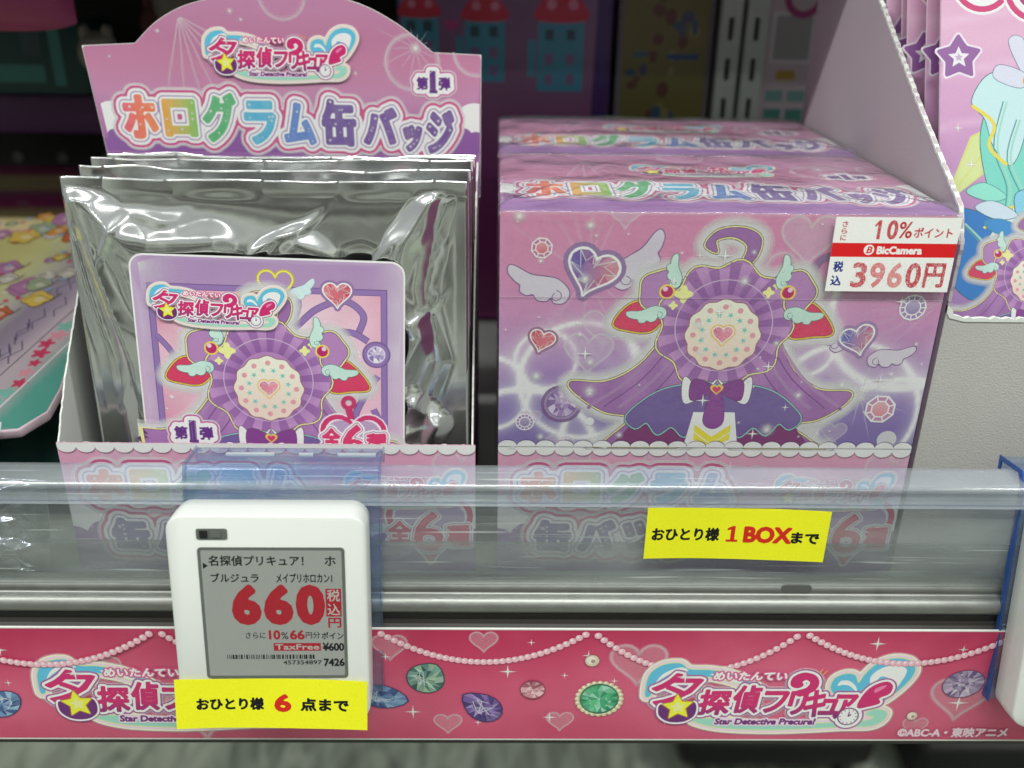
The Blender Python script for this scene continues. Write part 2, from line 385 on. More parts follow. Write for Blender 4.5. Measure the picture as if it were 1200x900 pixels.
    def ray(s, x, y, ang, L, w0, w1, col, st=0):
        dx, dy = math.cos(ang), math.sin(ang); nx, ny = -dy, dx
        P = []; cs = []
        for t, ww, a in ((st, w0, .9), (L*.5, (w0+w1)/2, .5), (L, w1, 0)):
            for q, b in ((-1, 0), (0, 1), (1, 0)): P.append((x+dx*t+nx*ww*q, y+dy*t+ny*ww*q)); cs.append((*col[:3], col[3]*a*b))
        T = []
        for k in (0, 3):
            for i in (0, 1): T += [(k+i, k+i+1, k+i+4), (k+i, k+i+4, k+i+3)]
        return s.add(P, T, lambda u, v: cs)
    def spark(s, x, y, r, col):
        P = []
        for i in range(8): q = r if i % 2 == 0 else r*.13; P.append((x+q*math.cos(i*math.pi/4), y+q*math.sin(i*math.pi/4)))
        s.glow(x, y, r*.5, (*col[:3], col[3]*.7), 10); return s.poly(P, col)
    def build(s, name, parent, loc, rot=(0, 0, 0), scale=1, mats=None, **k):
        return link(name, s.me(name, mats), parent, loc, rot, scale, **k)
    def me(s, name, mats=None):
        if s.bend: s.V = [(p[0], p[1], p[2]+s.bend(p[0], p[1])) for p in s.V]
        mats = mats or (PRINT, PRINT_A)
        if s.rect:   # ink stops at the edge of the sheet
            a, b, c, d = s.rect; s.V = [(min(c, max(a, p[0])), min(d, max(b, p[1])), p[2]) for p in s.V]
        if s.sd:
            V = np.array(s.V)[:, :2]; F = np.array(s.F); ok = s.sd.val(V[F].mean(1)) < .05; s.F = [f for f, o in zip(s.F, ok) if o]
        me = mesh(name, s.V, s.F, list(mats))
        ca = me.color_attributes.new('Col', 'FLOAT_COLOR', 'POINT'); arr = np.array(s.Cc, np.float32); ca.data.foreach_set('color', arr.ravel())
        al = arr[:, 3] < .999; F = np.array(s.F); mi = al[F].any(1).astype(np.int32); me.polygons.foreach_set('material_index', mi)
        me.update(); return me
def spline(pts, n=8, closed=True):
    P = np.array(pts, float); m = len(P); out = []
    for i in range(m if closed else m-1):
        if closed: a, b, c, d = P[(i-1) % m], P[i], P[(i+1) % m], P[(i+2) % m]
        else: a, b, c, d = P[max(i-1, 0)], P[i], P[i+1], P[min(i+2, m-1)]
        for k in range(n):
            t = k/n; out.append(.5*((2*b)+(c-a)*t+(2*a-5*b+4*c-d)*t*t+(3*b-a-3*c+d)*t**3))
    if not closed: out.append(P[-1])
    return np.array(out)
def heart_pts(x, y, s, n=40, rot=0):
    P = []
    for i in range(n):
        t = 2*math.pi*i/n; a = 16*math.sin(t)**3/17; b = (13*math.cos(t)-5*math.cos(2*t)-2*math.cos(3*t)-math.cos(4*t))/17+.12
        P.append((x+s*(a*math.cos(rot)-b*math.sin(rot)), y+s*(a*math.sin(rot)+b*math.cos(rot))))
    return P
def star_pts(x, y, R, r, rot=math.pi/2, n=5):
    return [(x+(R if i % 2 == 0 else r)*math.cos(rot+i*math.pi/n), y+(R if i % 2 == 0 else r)*math.sin(rot+i*math.pi/n)) for i in range(2*n)]
def round_loop(A, pts, col, iso, d, step=None):
    P = np.array(pts); sd = Sdf(*P.min(0), *P.max(0), d, abs(iso)+2*d); sd.loop(P); return A.region(sd, iso, col, step)
WHITE = C(238, 240, 236); PALEP = C(232, 205, 220); PINK = C(205, 95, 145); MAG = C(188, 45, 105); LILAC = C(170, 140, 185); PURP = C(122, 82, 150)
def wing(A, x, y, s, rot, mir, fill, line, lw):
    pts = [(0, 0), (.12, .28), (.35, .45), (.62, .62), (.85, .92), (.98, 1.0), (1.06, .86), (1.0, .62), (.93, .50), (.99, .36), (.90, .22), (.76, .18), (.72, .02), (.56, -.08), (.42, -.06), (.40, -.20), (.22, -.28), (.04, -.18)]
    P = spline(pts, 5); P[:, 0] *= mir; c, q = math.cos(rot), math.sin(rot)
    Q = np.c_[x+s*(P[:, 0]*c-P[:, 1]*q), y+s*(P[:, 0]*q+P[:, 1]*c)]
    round_loop(A, Q, line, lw, s/26)
    f2 = mix(fill, line, .35)
    A.poly(Q, lambda u, v: [mix(fill, f2, .9*(fbm(np.array([a]), np.array([b]), .12)[0]-.2)) for a, b in zip(u, v)])
    sw = spline([(.30, .02), (.40, -.06), (.36, -.16), (.24, -.16), (.18, -.06), (.24, .06)], 4, False); sw[:, 0] *= mir
    A.line([(x+s*(a*c-b*q), y+s*(a*q+b*c)) for a, b in sw], lw*.8, line)
def heart_gem(A, x, y, s, rot, c1, c2, edge, lw):
    P = heart_pts(x, y, s, 40, rot); round_loop(A, P, edge, s*.24, s/14); round_loop(A, P, WHITE, s*.07, s/16)
    O = heart_pts(x, y, s*.98, 22, rot); I = heart_pts(x, y, s*.50, 11, rot)
    r = random.Random(int(x*10))
    base = lambda px, py: mix(c1, c2, .5+.62*((px-x)*math.cos(rot)-(y-py)*math.sin(rot)*0)/s)
    for i in range(22):
        a, b, c = O[i], O[(i+1) % 22], I[(i//2) % 11]; d = I[((i+1)//2) % 11]
        cc = mix(base((a[0]+c[0])/2, (a[1]+c[1])/2), WHITE, r.random()*.22)
        A.add([a, b, c], [(0, 1, 2)], cc, False); A.add([b, d, c], [(0, 1, 2)], mix(cc, C(40, 30, 80), .18*r.random()), False)
    A.lay += 1
    A.add([(x, y)]+I, [(0, 1+i, 1+(i+1) % 11) for i in range(11)], lambda u, v: [mix(base(a, b), WHITE, .12) for a, b in zip(u, v)])
    L = C(225, 225, 235, .75)
    for i in range(11): A.line([O[2*i], I[i], O[(2*i+2) % 22]], s*.035, L)
def oct_gem(A, x, y, r, col, rot=.3, n=8, ringc=None):
    ringc = ringc or WHITE
    A.disc(x, y, r, ringc, n, rot=rot); A.ring(x, y, r*.62, r*.88, mix(col, LILAC, .6), n, rot)
    for i in range(n):
        t = rot+2*math.pi*i/n; A.line([(x+r*.55*math.cos(t), y+r*.55*math.sin(t)), (x+r*.92*math.cos(t), y+r*.92*math.sin(t))], r*.09, ringc)
    A.disc(x, y, r*.52, lambda u, v: [mix(col, WHITE, .5*(b-y+r)/(2*r)) for a, b in zip(u, v)], n, rot=rot)
def facets(A, x, y, rx, ry, rot, cols, n=10, table=.55, seed=1):
    """a cut stone seen from above: table, crown and girdle facets"""
    r = random.Random(seed); c, q = math.cos(rot), math.sin(rot)
    def p(t, k): return (x+rx*k*math.cos(t)*c-ry*k*math.sin(t)*q, y+rx*k*math.cos(t)*q+ry*k*math.sin(t)*c)
    for i in range(n):
        t0, t1 = 2*math.pi*i/n, 2*math.pi*(i+1)/n; tm = (t0+t1)/2
        for tri in ([p(t0, 1), p(tm, 1), p(t0, table)], [p(tm, 1), p(t1, 1), p(t1, table)], [p(t0, table), p(tm, 1), p(t1, table)], [(x, y), p(t0, table), p(t1, table)]):
            A.add(tri, [(0, 1, 2)], mix(cols[r.randrange(len(cols))], cols[r.randrange(len(cols))], r.random()), False)
    A.lay += 1
    for i in range(8):
        t = r.random()*6.28; k = r.random()*.8; a = p(t, k); A.poly([a, (a[0]+rx*.22*r.random(), a[1]+ry*.1), (a[0]+rx*.1, a[1]-ry*.25*r.random())], mix(cols[r.randrange(len(cols))], WHITE, .5))
def sd_of(list_of_loops, d, m):
    A = np.vstack([np.array(l) for l in list_of_loops]); sd = Sdf(*A.min(0), *A.max(0), d, m)
    for l in list_of_loops: sd.loop(l)
    return sd
def halo(A, sd, r, col, n=4):
    for i in range(n): A.region(sd, r*(1-i/n), (*col[:3], col[3]*(.25+.12*i)))
# ------------------------------------------------------------------ the title logo, drawn once (units of the drawing: 1200 x 434)
def make_logo(flatglow=True):
    A = Art(); A.STEP = .02
    Y = lambda v: 434-v
    sw_l = spline([(40, Y(215)), (48, Y(120)), (95, Y(68)), (170, Y(55)), (215, Y(85)), (300, Y(88)), (400, Y(110)), (500, Y(165)), (470, Y(172)), (380, Y(140)), (290, Y(120)), (190, Y(112)), (110, Y(135)), (75, Y(180)), (60, Y(220))], 6)
    hrt = spline([(925, Y(150)), (905, Y(112)), (865, Y(105)), (825, Y(125)), (812, Y(165)), (830, Y(205)), (900, Y(250)), (960, Y(290)), (1050, Y(240)), (1120, Y(160)), (1150, Y(90)), (1120, Y(40)), (1050, Y(28)), (985, Y(55)), (945, Y(105))], 6)
    bot = spline([(250, Y(345)), (360, Y(380)), (560, Y(392)), (760, Y(385)), (900, Y(375)), (1010, Y(372)), (1060, Y(345)), (1070, Y(300)), (1020, Y(285)), (985, Y(305)), (1000, Y(320)), (1020, Y(318)), (1000, Y(342)), (900, Y(352)), (700, Y(362)), (480, Y(358)), (330, Y(335))], 5)
    sd = Sdf(20, 0, 1160, 434, 5.5, 34)
    for l in (sw_l, hrt, bot): sd.loop(l)
    main = Sdf(20, 0, 1160, 434, 3.4, 26)
    G = [('夕', 66, Y(262), 268, Y(108), .05), ('探', 268, Y(312), 392, Y(190), .10), ('偵', 408, Y(302), 515, Y(168), .10), ('フ', 535, Y(300), 630, Y(196), .12), ('リ', 645, Y(310), 712, Y(196), .10),
         ('キ', 715, Y(322), 795, Y(190), .08), ('ュ', 782, Y(310), 858, Y(235), .08), ('ア', 842, Y(330), 925, Y(212), .08)]
    for g in G:
        for tgt in (main, sd): tgt.text(g[0], *g[1:5], shear=g[5])
    swirl = spline([(690, Y(215)), (672, Y(196)), (712, Y(180)), (728, Y(150)), (706, Y(130)), (684, Y(145)), (692, Y(162)), (672, Y(172)), (648, Y(160)), (652, Y(125)), (690, Y(104)), (736, Y(116)), (756, Y(150)), (742, Y(188))], 5)
    excl = spline([(945, Y(272)), (958, Y(215)), (990, Y(170)), (1040, Y(148)), (1066, Y(165)), (1062, Y(200)), (1030, Y(218)), (1020, Y(232)), (1028, Y(250)), (990, Y(265))], 5)
    clock = [(910+44*math.cos(t*.3142), Y(322)+44*math.sin(t*.3142)) for t in range(20)]
    for l in (swirl, excl, clock):
        main.loop(l); sd.loop(l)
    A.region(sd, 30, C(240, 205, 220, .35)); A.region(sd, 24, C(226, 226, 196)); A.region(sd, 17, C(236, 200, 216))
    blue = C(92, 180, 212); teal = C(130, 200, 190)
    def sw(pts, col, iso, d=5):
        P = np.array(pts); q = Sdf(*P.min(0), *P.max(0), d, abs(iso)+12); q.loop(P); A.region(q, iso, col)
    for l in (sw_l, hrt, bot): sw(l, C(200, 214, 150), 5); sw(l, C(150, 205, 190) if l is bot else blue, 0)
    A.poly(spline([(80, Y(150)), (110, Y(105)), (175, Y(75)), (210, Y(92)), (150, Y(100)), (105, Y(130))], 4), C(235, 245, 245))
    A.poly(spline([(300, Y(108)), (380, Y(122)), (480, Y(165)), (450, Y(162)), (370, Y(138))], 4), C(235, 245, 245))
    A.poly(spline([(985, Y(170)), (970, Y(120)), (1010, Y(75)), (1070, Y(62)), (1115, Y(85)), (1100, Y(150)), (1075, Y(190)), (1050, Y(130)), (1010, Y(120))], 5), C(235, 245, 242))
    A.poly(spline([(840, Y(165)), (850, Y(140)), (885, Y(140)), (915, Y(165)), (925, Y(195)), (890, Y(165)), (860, Y(160))], 4), C(225, 240, 245))
    A.region(main, 23, C(166, 96, 150)); A.region(main, 19, C(140, 80, 140)); A.region(main, 16, WHITE)
    top = C(196, 42, 108); low = C(110, 40, 110)
    def grad(u, v): return [mix(low, top, (b-(434-322))/70+.15) for b in v]
    body = Sdf(20, 0, 1160, 434, 2.6, 12)
    for g in G: body.text(g[0], *g[1:5], shear=g[5])
    for l in (swirl, excl): body.loop(l)
    A.region(body, 5.5, grad, step=14)
    A.poly(spline([(1000, Y(180)), (1035, Y(162)), (1045, Y(168)), (1005, Y(200))], 3), C(226, 120, 165))
    # bowl under the star, star, clock
    bowl = spline([(108, Y(262)), (150, Y(275)), (215, Y(268)), (250, Y(250)), (262, Y(285)), (252, Y(325)), (210, Y(352)), (150, Y(352)), (110, Y(325)), (100, Y(290))], 5)
    sw(bowl, C(140, 80, 140), 12, 4); sw(bowl, WHITE, 8, 4); sw(bowl, C(104, 42, 112), 0, 4)
    st = star_pts(182, Y(275), 66, 32, math.pi/2+.1); sw(st, C(170, 120, 60), 5, 3); sw(st, C(248, 226, 60), 1, 3)
    A.poly([(182+(p[0]-182)*.5, Y(275)+(p[1]-Y(275))*.5) for p in st], C(255, 246, 150))
    A.disc(910, Y(322), 46, C(120, 70, 120), 28); A.disc(910, Y(322), 40, WHITE, 28)
    for i in range(12): t = i*math.pi/6; A.line([(910+31*math.cos(t), Y(322)+31*math.sin(t)), (910+37*math.cos(t), Y(322)+37*math.sin(t))], 4, C(110, 50, 110))
    A.line([(910, Y(322)), (912, Y(296))], 5, C(110, 50, 110)); A.line([(910, Y(322)), (922, Y(310))], 6, C(110, 50, 110))
    for a, b, c, d in ((765, 80, 755, 100), (785, 88, 770, 110)): A.line([(a, Y(b)), (c, Y(d))], 6, C(225, 150, 90))
    # furigana and the romanised line
    P, T, E = fit_text('めいたんてい', 318, Y(136), 620, Y(97), shear=.1)
    q = Sdf(*P.min(0), *P.max(0), 2.2, 12); q.edges(P, E); A.region(q, 8, C(206, 90, 140)); A.region(q, 2, C(246, 232, 238))
    P, T, E = fit_text('Star Detective Precure!', 345, Y(364), 770, Y(334), shear=.15)
    q = Sdf(*P.min(0), *P.max(0), 1.8, 12); q.edges(P, E); A.region(q, 8.5, C(236, 205, 225)); A.region(q, 2.2, C(112, 44, 112))
    A.spark(200, Y(122), 40, C(255, 250, 250, .9))
    return A.me('title_logo')
LOGO = make_logo()
def logo(parent, x, y, wd, base, rot, name='title_logo', sq=1.0, lift=.12, tilt=0):
    """x,y = lower left of the 1200x434 drawing in panel mm; base = panel origin; rot = panel rotation"""
    s = wd/1130.0
    M = Euler(rot).to_matrix(); off = M @ Vector((x-30*s, y-30*s*sq, lift))
    o = link(name, LOGO, parent, (base[0]+off.x, base[1]+off.y, base[2]+off.z), rot, (s, s*sq, s)); return o
# ------------------------------------------------------------------ the rainbow title  ホログラム缶バッジ
RAIN = {'ホ': C(222, 98, 62), 'ロ': C(205, 190, 60), 'グ': C(70, 165, 105), 'ラ': C(60, 165, 200), 'ム': C(80, 120, 190), '缶': C(95, 60, 140), 'バ': C(105, 65, 145), 'ッ': C(105, 65, 140), 'ジ': C(100, 60, 140)}
def title(A, glyphs, em, halo_w=1.0):
    glyphs = [(g[0], g[1]+(g[3]-g[1])*.07, g[2]+(g[4]-g[2])*.07, g[3]-(g[3]-g[1])*.07, g[4]-(g[4]-g[2])*.07) for g in glyphs]
    P = np.array([(g[1], g[2]) for g in glyphs]+[(g[3], g[4]) for g in glyphs]); lo, hi = P.min(0), P.max(0)
    big = Sdf(*lo, *hi, em/22, em*.42)
    for g in glyphs: big.text(*g)
    for i in range(3): A.region(big, em*(.40-.02*i), C(240, 234, 238, .42))
    A.region(big, em*.335, PALEP); A.region(big, em*.32, C(192, 92, 136)); A.region(big, em*.245, C(236, 222, 230)); A.region(big, em*.165, C(160, 140, 178)); A.region(big, em*.13, C(236, 228, 238))
    fine = Sdf(*lo, *hi, em/44, em*.12)
    for g in glyphs: fine.text(*g)
    mid = [((g[1]+g[3])/2, RAIN[g[0]]) for g in glyphs]
    def col(u, v):
        out = []
        for a, b in zip(u, v):
            k = min(range(len(mid)), key=lambda i: abs(mid[i][0]-a)); c = mid[k][1]; x = mid[k][0]
            t = (a-x)/em
            if glyphs[k][0] == 'ホ': c = mix(c, C(215, 60, 110), max(0, -t*1.6)); c = mix(c, C(230, 130, 50), max(0, t))
            elif glyphs[k][0] == 'ロ': c = mix(C(222, 150, 45), C(110, 180, 80), t+.5)
            out.append(mix(c, WHITE, .22*fbm(np.array([a*2.]), np.array([b*2.]), .5)[0]))
        return out
    A.region(fine, em*.07, col, step=em*.12)
    r = random.Random(5)
    for g in glyphs:   # round highlights printed inside the letters
        n = 0
        for _ in range(60):
            x = g[1]+(g[3]-g[1])*r.random(); y = g[2]+(g[4]-g[2])*r.random()
            if fine.val(np.array([[x, y]]))[0] < -em*.01 and n < 7: A.disc(x, y, em*(.018+.025*r.random()), C(235, 235, 245, .7), 8); n += 1
def chars(s, x, y, em, gap=1.0, widths=None, hs=None):
    out = []
    for i, ch in enumerate(s):
        wd = (widths or {}).get(ch, .86)*em; out.append((ch, x, y, x+wd, y+em*(hs or {}).get(ch, .86))); x += wd+em*.2*gap
    return out
def one_pts(x, y, w_, h): return [(x+w_*a, y+h*b) for a, b in ((0, 0), (1, 0), (1, .14), (.72, .14), (.72, 1), (.48, 1), (.05, .86), (.05, .72), (.36, .78), (.36, .14), (0, .14))]
def badge1(A, x, y, h):
    """the 第1弾 flash"""
    P = [fit_text('第', x, y+h*.08, x+h*.62, y+h*.75), fit_text('1', x+h*.76, y-h*.08, x+h*1.05, y+h*1.08), fit_text('弾', x+h*1.25, y+h*.08, x+h*1.88, y+h*.75)]
    q = Sdf(x, y-h*.1, x+h*1.9, y+h*1.1, h/30, h*.45)
    for p in P: q.edges(p[0], p[2])
    A.region(q, h*.40, C(240, 235, 240, .7)); A.region(q, h*.33, C(190, 90, 150)); A.region(q, h*.25, C(240, 232, 240))
    A.region(q, h*.03, C(98, 50, 125)); A.poly(one_pts(x+h*.68, y-h*.12, h*.5, h*1.24), C(240, 232, 240)); A.poly(one_pts(x+h*.70, y-h*.12, h*.46, h*1.22), C(98, 50, 125))
# ------------------------------------------------------------------ backgrounds of the printed panels
def lerpc(cols, t):
    t = np.clip(t, 0, .9999)*(len(cols)-1); i = t.astype(int); f = (t-i)[:, None]; c = np.array(cols)
    return c[i]*(1-f)+c[i+1]*f
def glow_arc(u, v, cx, cy, r, wd): return np.exp(-((np.hypot(u-cx, v-cy)-r)/wd)**2)
def sky_bg(u, v):
    t = (172-v)/106.+.10*(fbm(u, v, .03, 2)-.5)
    c = lerpc([C(200, 132, 166), C(198, 132, 168), C(190, 136, 178), C(166, 128, 180), C(134, 114, 172), C(120, 104, 162)], t)
    g = np.zeros(len(u))
    for cx, cy, r, wd in ((36, 98, 27, 2.2), (150, 84, 33, 2.4), (20, 108, 13, 1.5), (128, 116, 15, 1.5), (176, 62, 38, 2.5), (58, 70, 30, 3.), (172, 130, 34, 3.5), (74, 118, 18, 2.5), (-4, 92, 17, 2.), (10, 60, 34, 3.)):
        g += .95*glow_arc(u, v, cx, cy, r, wd*.45)+.22*glow_arc(u, v, cx, cy, r, wd*1.8)*np.clip(.35+1.3*fbm(u, v, .04, int(cx)), 0, 1)
    g += .35*np.clip(1-np.abs(v-108-10*np.sin(u*.07))/14, 0, 1)*fbm(u, v, .05, 9)
    g = np.clip(g, 0, .92)[:, None]; return c*(1-g)+np.array(C(234, 228, 238))*g
def flower_pts(x, y, R, n, k=.12):
    return [(x+R*(1+k*math.cos(n*t))*math.cos(t), y+R*(1+k*math.cos(n*t))*math.sin(t)) for t in [2*math.pi*i/(n*8) for i in range(n*8)]]
def xf(P, cx, cy, s): return [(cx+p[0]*s, cy+p[1]*s) for p in P]
def ornament(A, cx, cy, s, bottom=-99):
    """plain decorative centrepiece: a ribbon rosette with flowing tails, little wings and a cream cabochon"""
    L = lambda pts, n=6: [p for p in xf(spline(pts, n), cx, cy, s)]
    clip = lambda pts: [(x, max(y, bottom)) for x, y in pts]
    tailL = L([(-8, 22), (-22, 10), (-34, -6), (-48, -14), (-63, -14), (-60, -20), (-48, -28), (-36, -31), (-46, -42), (-50, -48), (-20, -48), (0, -30), (0, 0)])
    tailR = L([(8, 22), (22, 8), (32, -8), (44, -17), (58, -18), (56, -24), (46, -31), (34, -34), (44, -42), (50, -48), (20, -48), (0, -30), (0, 0)])
    curl = L([(4, 36), (10, 42), (11, 50), (4, 54), (-6, 53), (-11, 47), (-6, 44), (-7, 49), (0, 50.5), (6, 47), (5, 41), (1, 36)])
    lobes = [xf(flower_pts(-27, 27, 9, 5, .06), cx, cy, s), xf(flower_pts(27, 27, 9, 5, .06), cx, cy, s)]
    ros = xf(flower_pts(0, 12, 27, 9, .07), cx, cy, s)
    fl1 = L([(-38, 22), (-46, 13), (-40, 10), (-30, 10), (-24, 20)]); fl2 = L([(36, 22), (46, 10), (38, 8), (28, 8), (24, 20)])
    allp = [clip(tailL), clip(tailR), curl, ros, fl1, fl2]+lobes
    sd = sd_of(allp, 1.5*s, 7*s)
    halo(A, sd, 5.5*s, C(240, 240, 236, .95), 6)
    dark = C(92, 66, 92); rim = C(222, 218, 150); vio = C(172, 126, 178); vio2 = C(150, 104, 162); deep = C(124, 58, 112)
    def shape(P, fill, rimw=.9, rc=rim, dk=.28):
        P = clip(P); d = .8*s
        if rimw: round_loop(A, P, dark, (rimw+dk)*s, d); round_loop(A, P, rc, rimw*s, d)
        round_loop(A, P, dark, dk*s, d*.7); A.poly(P, fill) if not callable(fill) else A.region(sd_of([P], d*.7, d*3), -.02*s, fill, step=2.2*s)
    def vg(u, v): return [mix(vio2, vio, (b-cy)/(40*s)+.7+.25*math.sin(a*.35/s)) for a, b in zip(u, v)]
    for P in (fl1, fl2): shape(P, C(205, 62, 98), .9, C(232, 190, 60))
    for P in lobes: shape(P, vg)
    shape(tailL, vg); shape(tailR, vg)
    for sg in (-1, 1):   # folds
        for k in range(4):
            A.line(xf(spline([(sg*(12+4*k), 5), (sg*(20+6*k), -10-k), (sg*(30+8*k), -22-k), (sg*(36+6*k), -26)], 5, False), cx, cy, s), (1.6 if k % 2 else .5)*s, C(190, 150, 198, .6) if k % 2 else C(120, 76, 136, .9))
    shape([(cx+p[0]*s, cy+p[1]*s) for p in [(-24, -20), (24, -20), (44, -50), (-44, -50)]], deep, 0)
    shape(curl, vio2, .8)
    shape(ros, vg)
    for i in range(36):
        t0, t1 = i*math.pi/18, (i+1)*math.pi/18; k = 1+.07*math.cos(9*(t0+t1)/2)
        q_ = xf([(14*math.cos(t0), 12+14*math.sin(t0)), (26.6*k*math.cos(t0), 12+26.6*k*math.sin(t0)), (26.6*k*math.cos(t1), 12+26.6*k*math.sin(t1)), (14*math.cos(t1), 12+14*math.sin(t1))], cx, cy, s)
        ca, cb = (C(186, 142, 190), C(150, 104, 164)) if i % 2 else (C(152, 106, 164), C(134, 88, 150))
        A.add(q_, [(0, 1, 2), (0, 2, 3)], lambda u, v, ca=ca, cb=cb: [cb, ca, ca, cb], False)
    A.lay += 1; A.line(xf([(20.4*math.cos(i*.1745), 12+20.4*math.sin(i*.1745)) for i in range(36)], cx, cy, s), .45*s, C(214, 190, 214, .8), True)
    for x, y, r in ((-18, 26, 3.2), (-22, 21, 1.6), (17, 27, 2.), (20, 30, 1.3)): A.poly(xf(flower_pts(x, y, r, 4, .25), cx, cy, s), C(226, 226, 150))
    # cream lace medallion with a small heart
    P = xf(flower_pts(0, 8, 15.5, 12, .035), cx, cy, s)
    round_loop(A, P, C(150, 106, 116), .5*s, .8*s)
    A.region(sd_of([P], .7*s, 2*s), 0, lambda u, v: [mix(C(238, 204, 190), C(243, 222, 206), (b-cy)/(18*s)) for a, b in zip(u, v)], step=2*s)
    for t in range(12):
        a = t*math.pi/6; A.disc(cx+s*12.6*math.cos(a), cy+s*(8+12.6*math.sin(a)), 1.25*s, C(214, 150, 160), 10); A.poly(xf(star_pts(9.2*math.cos(a+.26), 8+9.2*math.sin(a+.26), 1.5, .6, a), cx, cy, s), C(120, 190, 180))
    heart_gem(A, cx, cy+8*s, 4.6*s, 0, C(206, 90, 130), C(226, 130, 150), C(226, 190, 120), .3*s)
    # side wings
    mint = C(196, 226, 214); dl = C(96, 130, 128)
    for sg in (-1, 1):
        wing(A, cx+sg*20*s, cy+30*s, 9.5*s, sg*.62, sg, mint, dl, .3*s)
        A.disc(cx+sg*25*s, cy+27*s, 3.3*s, C(224, 200, 90), 16); A.disc(cx+sg*25*s, cy+27*s, 2.5*s, C(176, 40, 100), 16); A.disc(cx+sg*25.8*s, cy+28.2*s, 1.1*s, C(240, 190, 215), 8)
        wing(A, cx+sg*26*s, cy+20*s, 11*s, sg*-.95, sg, mint, dl, .3*s)
    # ruffled collar with a gold chevron
    for sg in (-1, 1):
        pts = [(0, -16), (sg*12, -15), (sg*26, -19), (sg*38, -30), (sg*34, -36), (sg*29, -33), (sg*24, -39), (sg*18, -35), (sg*12, -40), (sg*6, -33), (0, -34)]
        if sg < 0: pts = pts[::-1]
        shape(L(pts, 4), C(112, 92, 150), .8, C(140, 190, 190), .25)
    P = xf([(-9, -28), (9, -28), (12, -50), (-12, -50)], cx, cy, s); A.poly(clip(P), C(238, 236, 232))
    for k in range(2): A.poly(clip(xf([(-8, -34-4*k), (0, -40-4*k), (8, -34-4*k), (8, -37.5-4*k), (0, -43.5-4*k), (-8, -37.5-4*k)], cx, cy, s)), C(232, 212, 70))
    for sg in (-1, 1): shape(L([(0, -12), (sg*7, -17), (sg*14, -11), (sg*15, -18), (sg*13, -24), (sg*6, -20)], 4), C(238, 234, 236), 0)
    for sg in (-1, 1): shape(L([(0, -17), (sg*5, -13.5), (sg*11, -13), (sg*11, -22), (sg*5, -20.5)], 4), C(128, 66, 136), 0)
    shape(L([(-2, -19), (2, -19), (4.5, -32), (0, -36), (-4.5, -32)], 4), C(134, 70, 142), 0)
    A.poly(heart_pts(cx, cy-17.3*s, 3*s), C(222, 190, 80)); A.poly(heart_pts(cx, cy-17.3*s, 2*s), C(200, 62, 110))
def soft_heart(A, x, y, s, a=.35, rot=0):
    P = heart_pts(x, y, s, 30, rot); A.poly(P, C(222, 205, 230, a)); A.line(P, s*.09, C(235, 225, 240, a*1.2), True)
def scallop(A, x0, x1, y, r, col, up=True, shade=None):
    n = max(1, round((x1-x0)/(2*r))); st = (x1-x0)/n
    for i in range(n):
        cx = x0+st*(i+.5)
        a = [k*math.pi/10 for k in range(11)]
        P = [(cx+st/2*math.cos(t), y+(1 if up else -1)*r*.72*math.sin(t)) for t in a]
        if shade: A.add([(p[0]+.2, p[1]+(-.55 if not up else .5)) for p in P], [(0, i2, i2+1) for i2 in range(1, 10)], shade, False)
    if shade: A.lay += 1
    for i in range(n):
        cx = x0+st*(i+.5); P = [(cx+st/2*math.cos(k*math.pi/10), y+(1 if up else -1)*r*.72*math.sin(k*math.pi/10)) for k in range(11)]
        A.add(P, [(0, i2, i2+1) for i2 in range(1, 10)], col, False)
    A.lay += 1
W, H, D = 184.0, 172.0, 114.3
ZS = 65.0   # height of the scalloped tear line
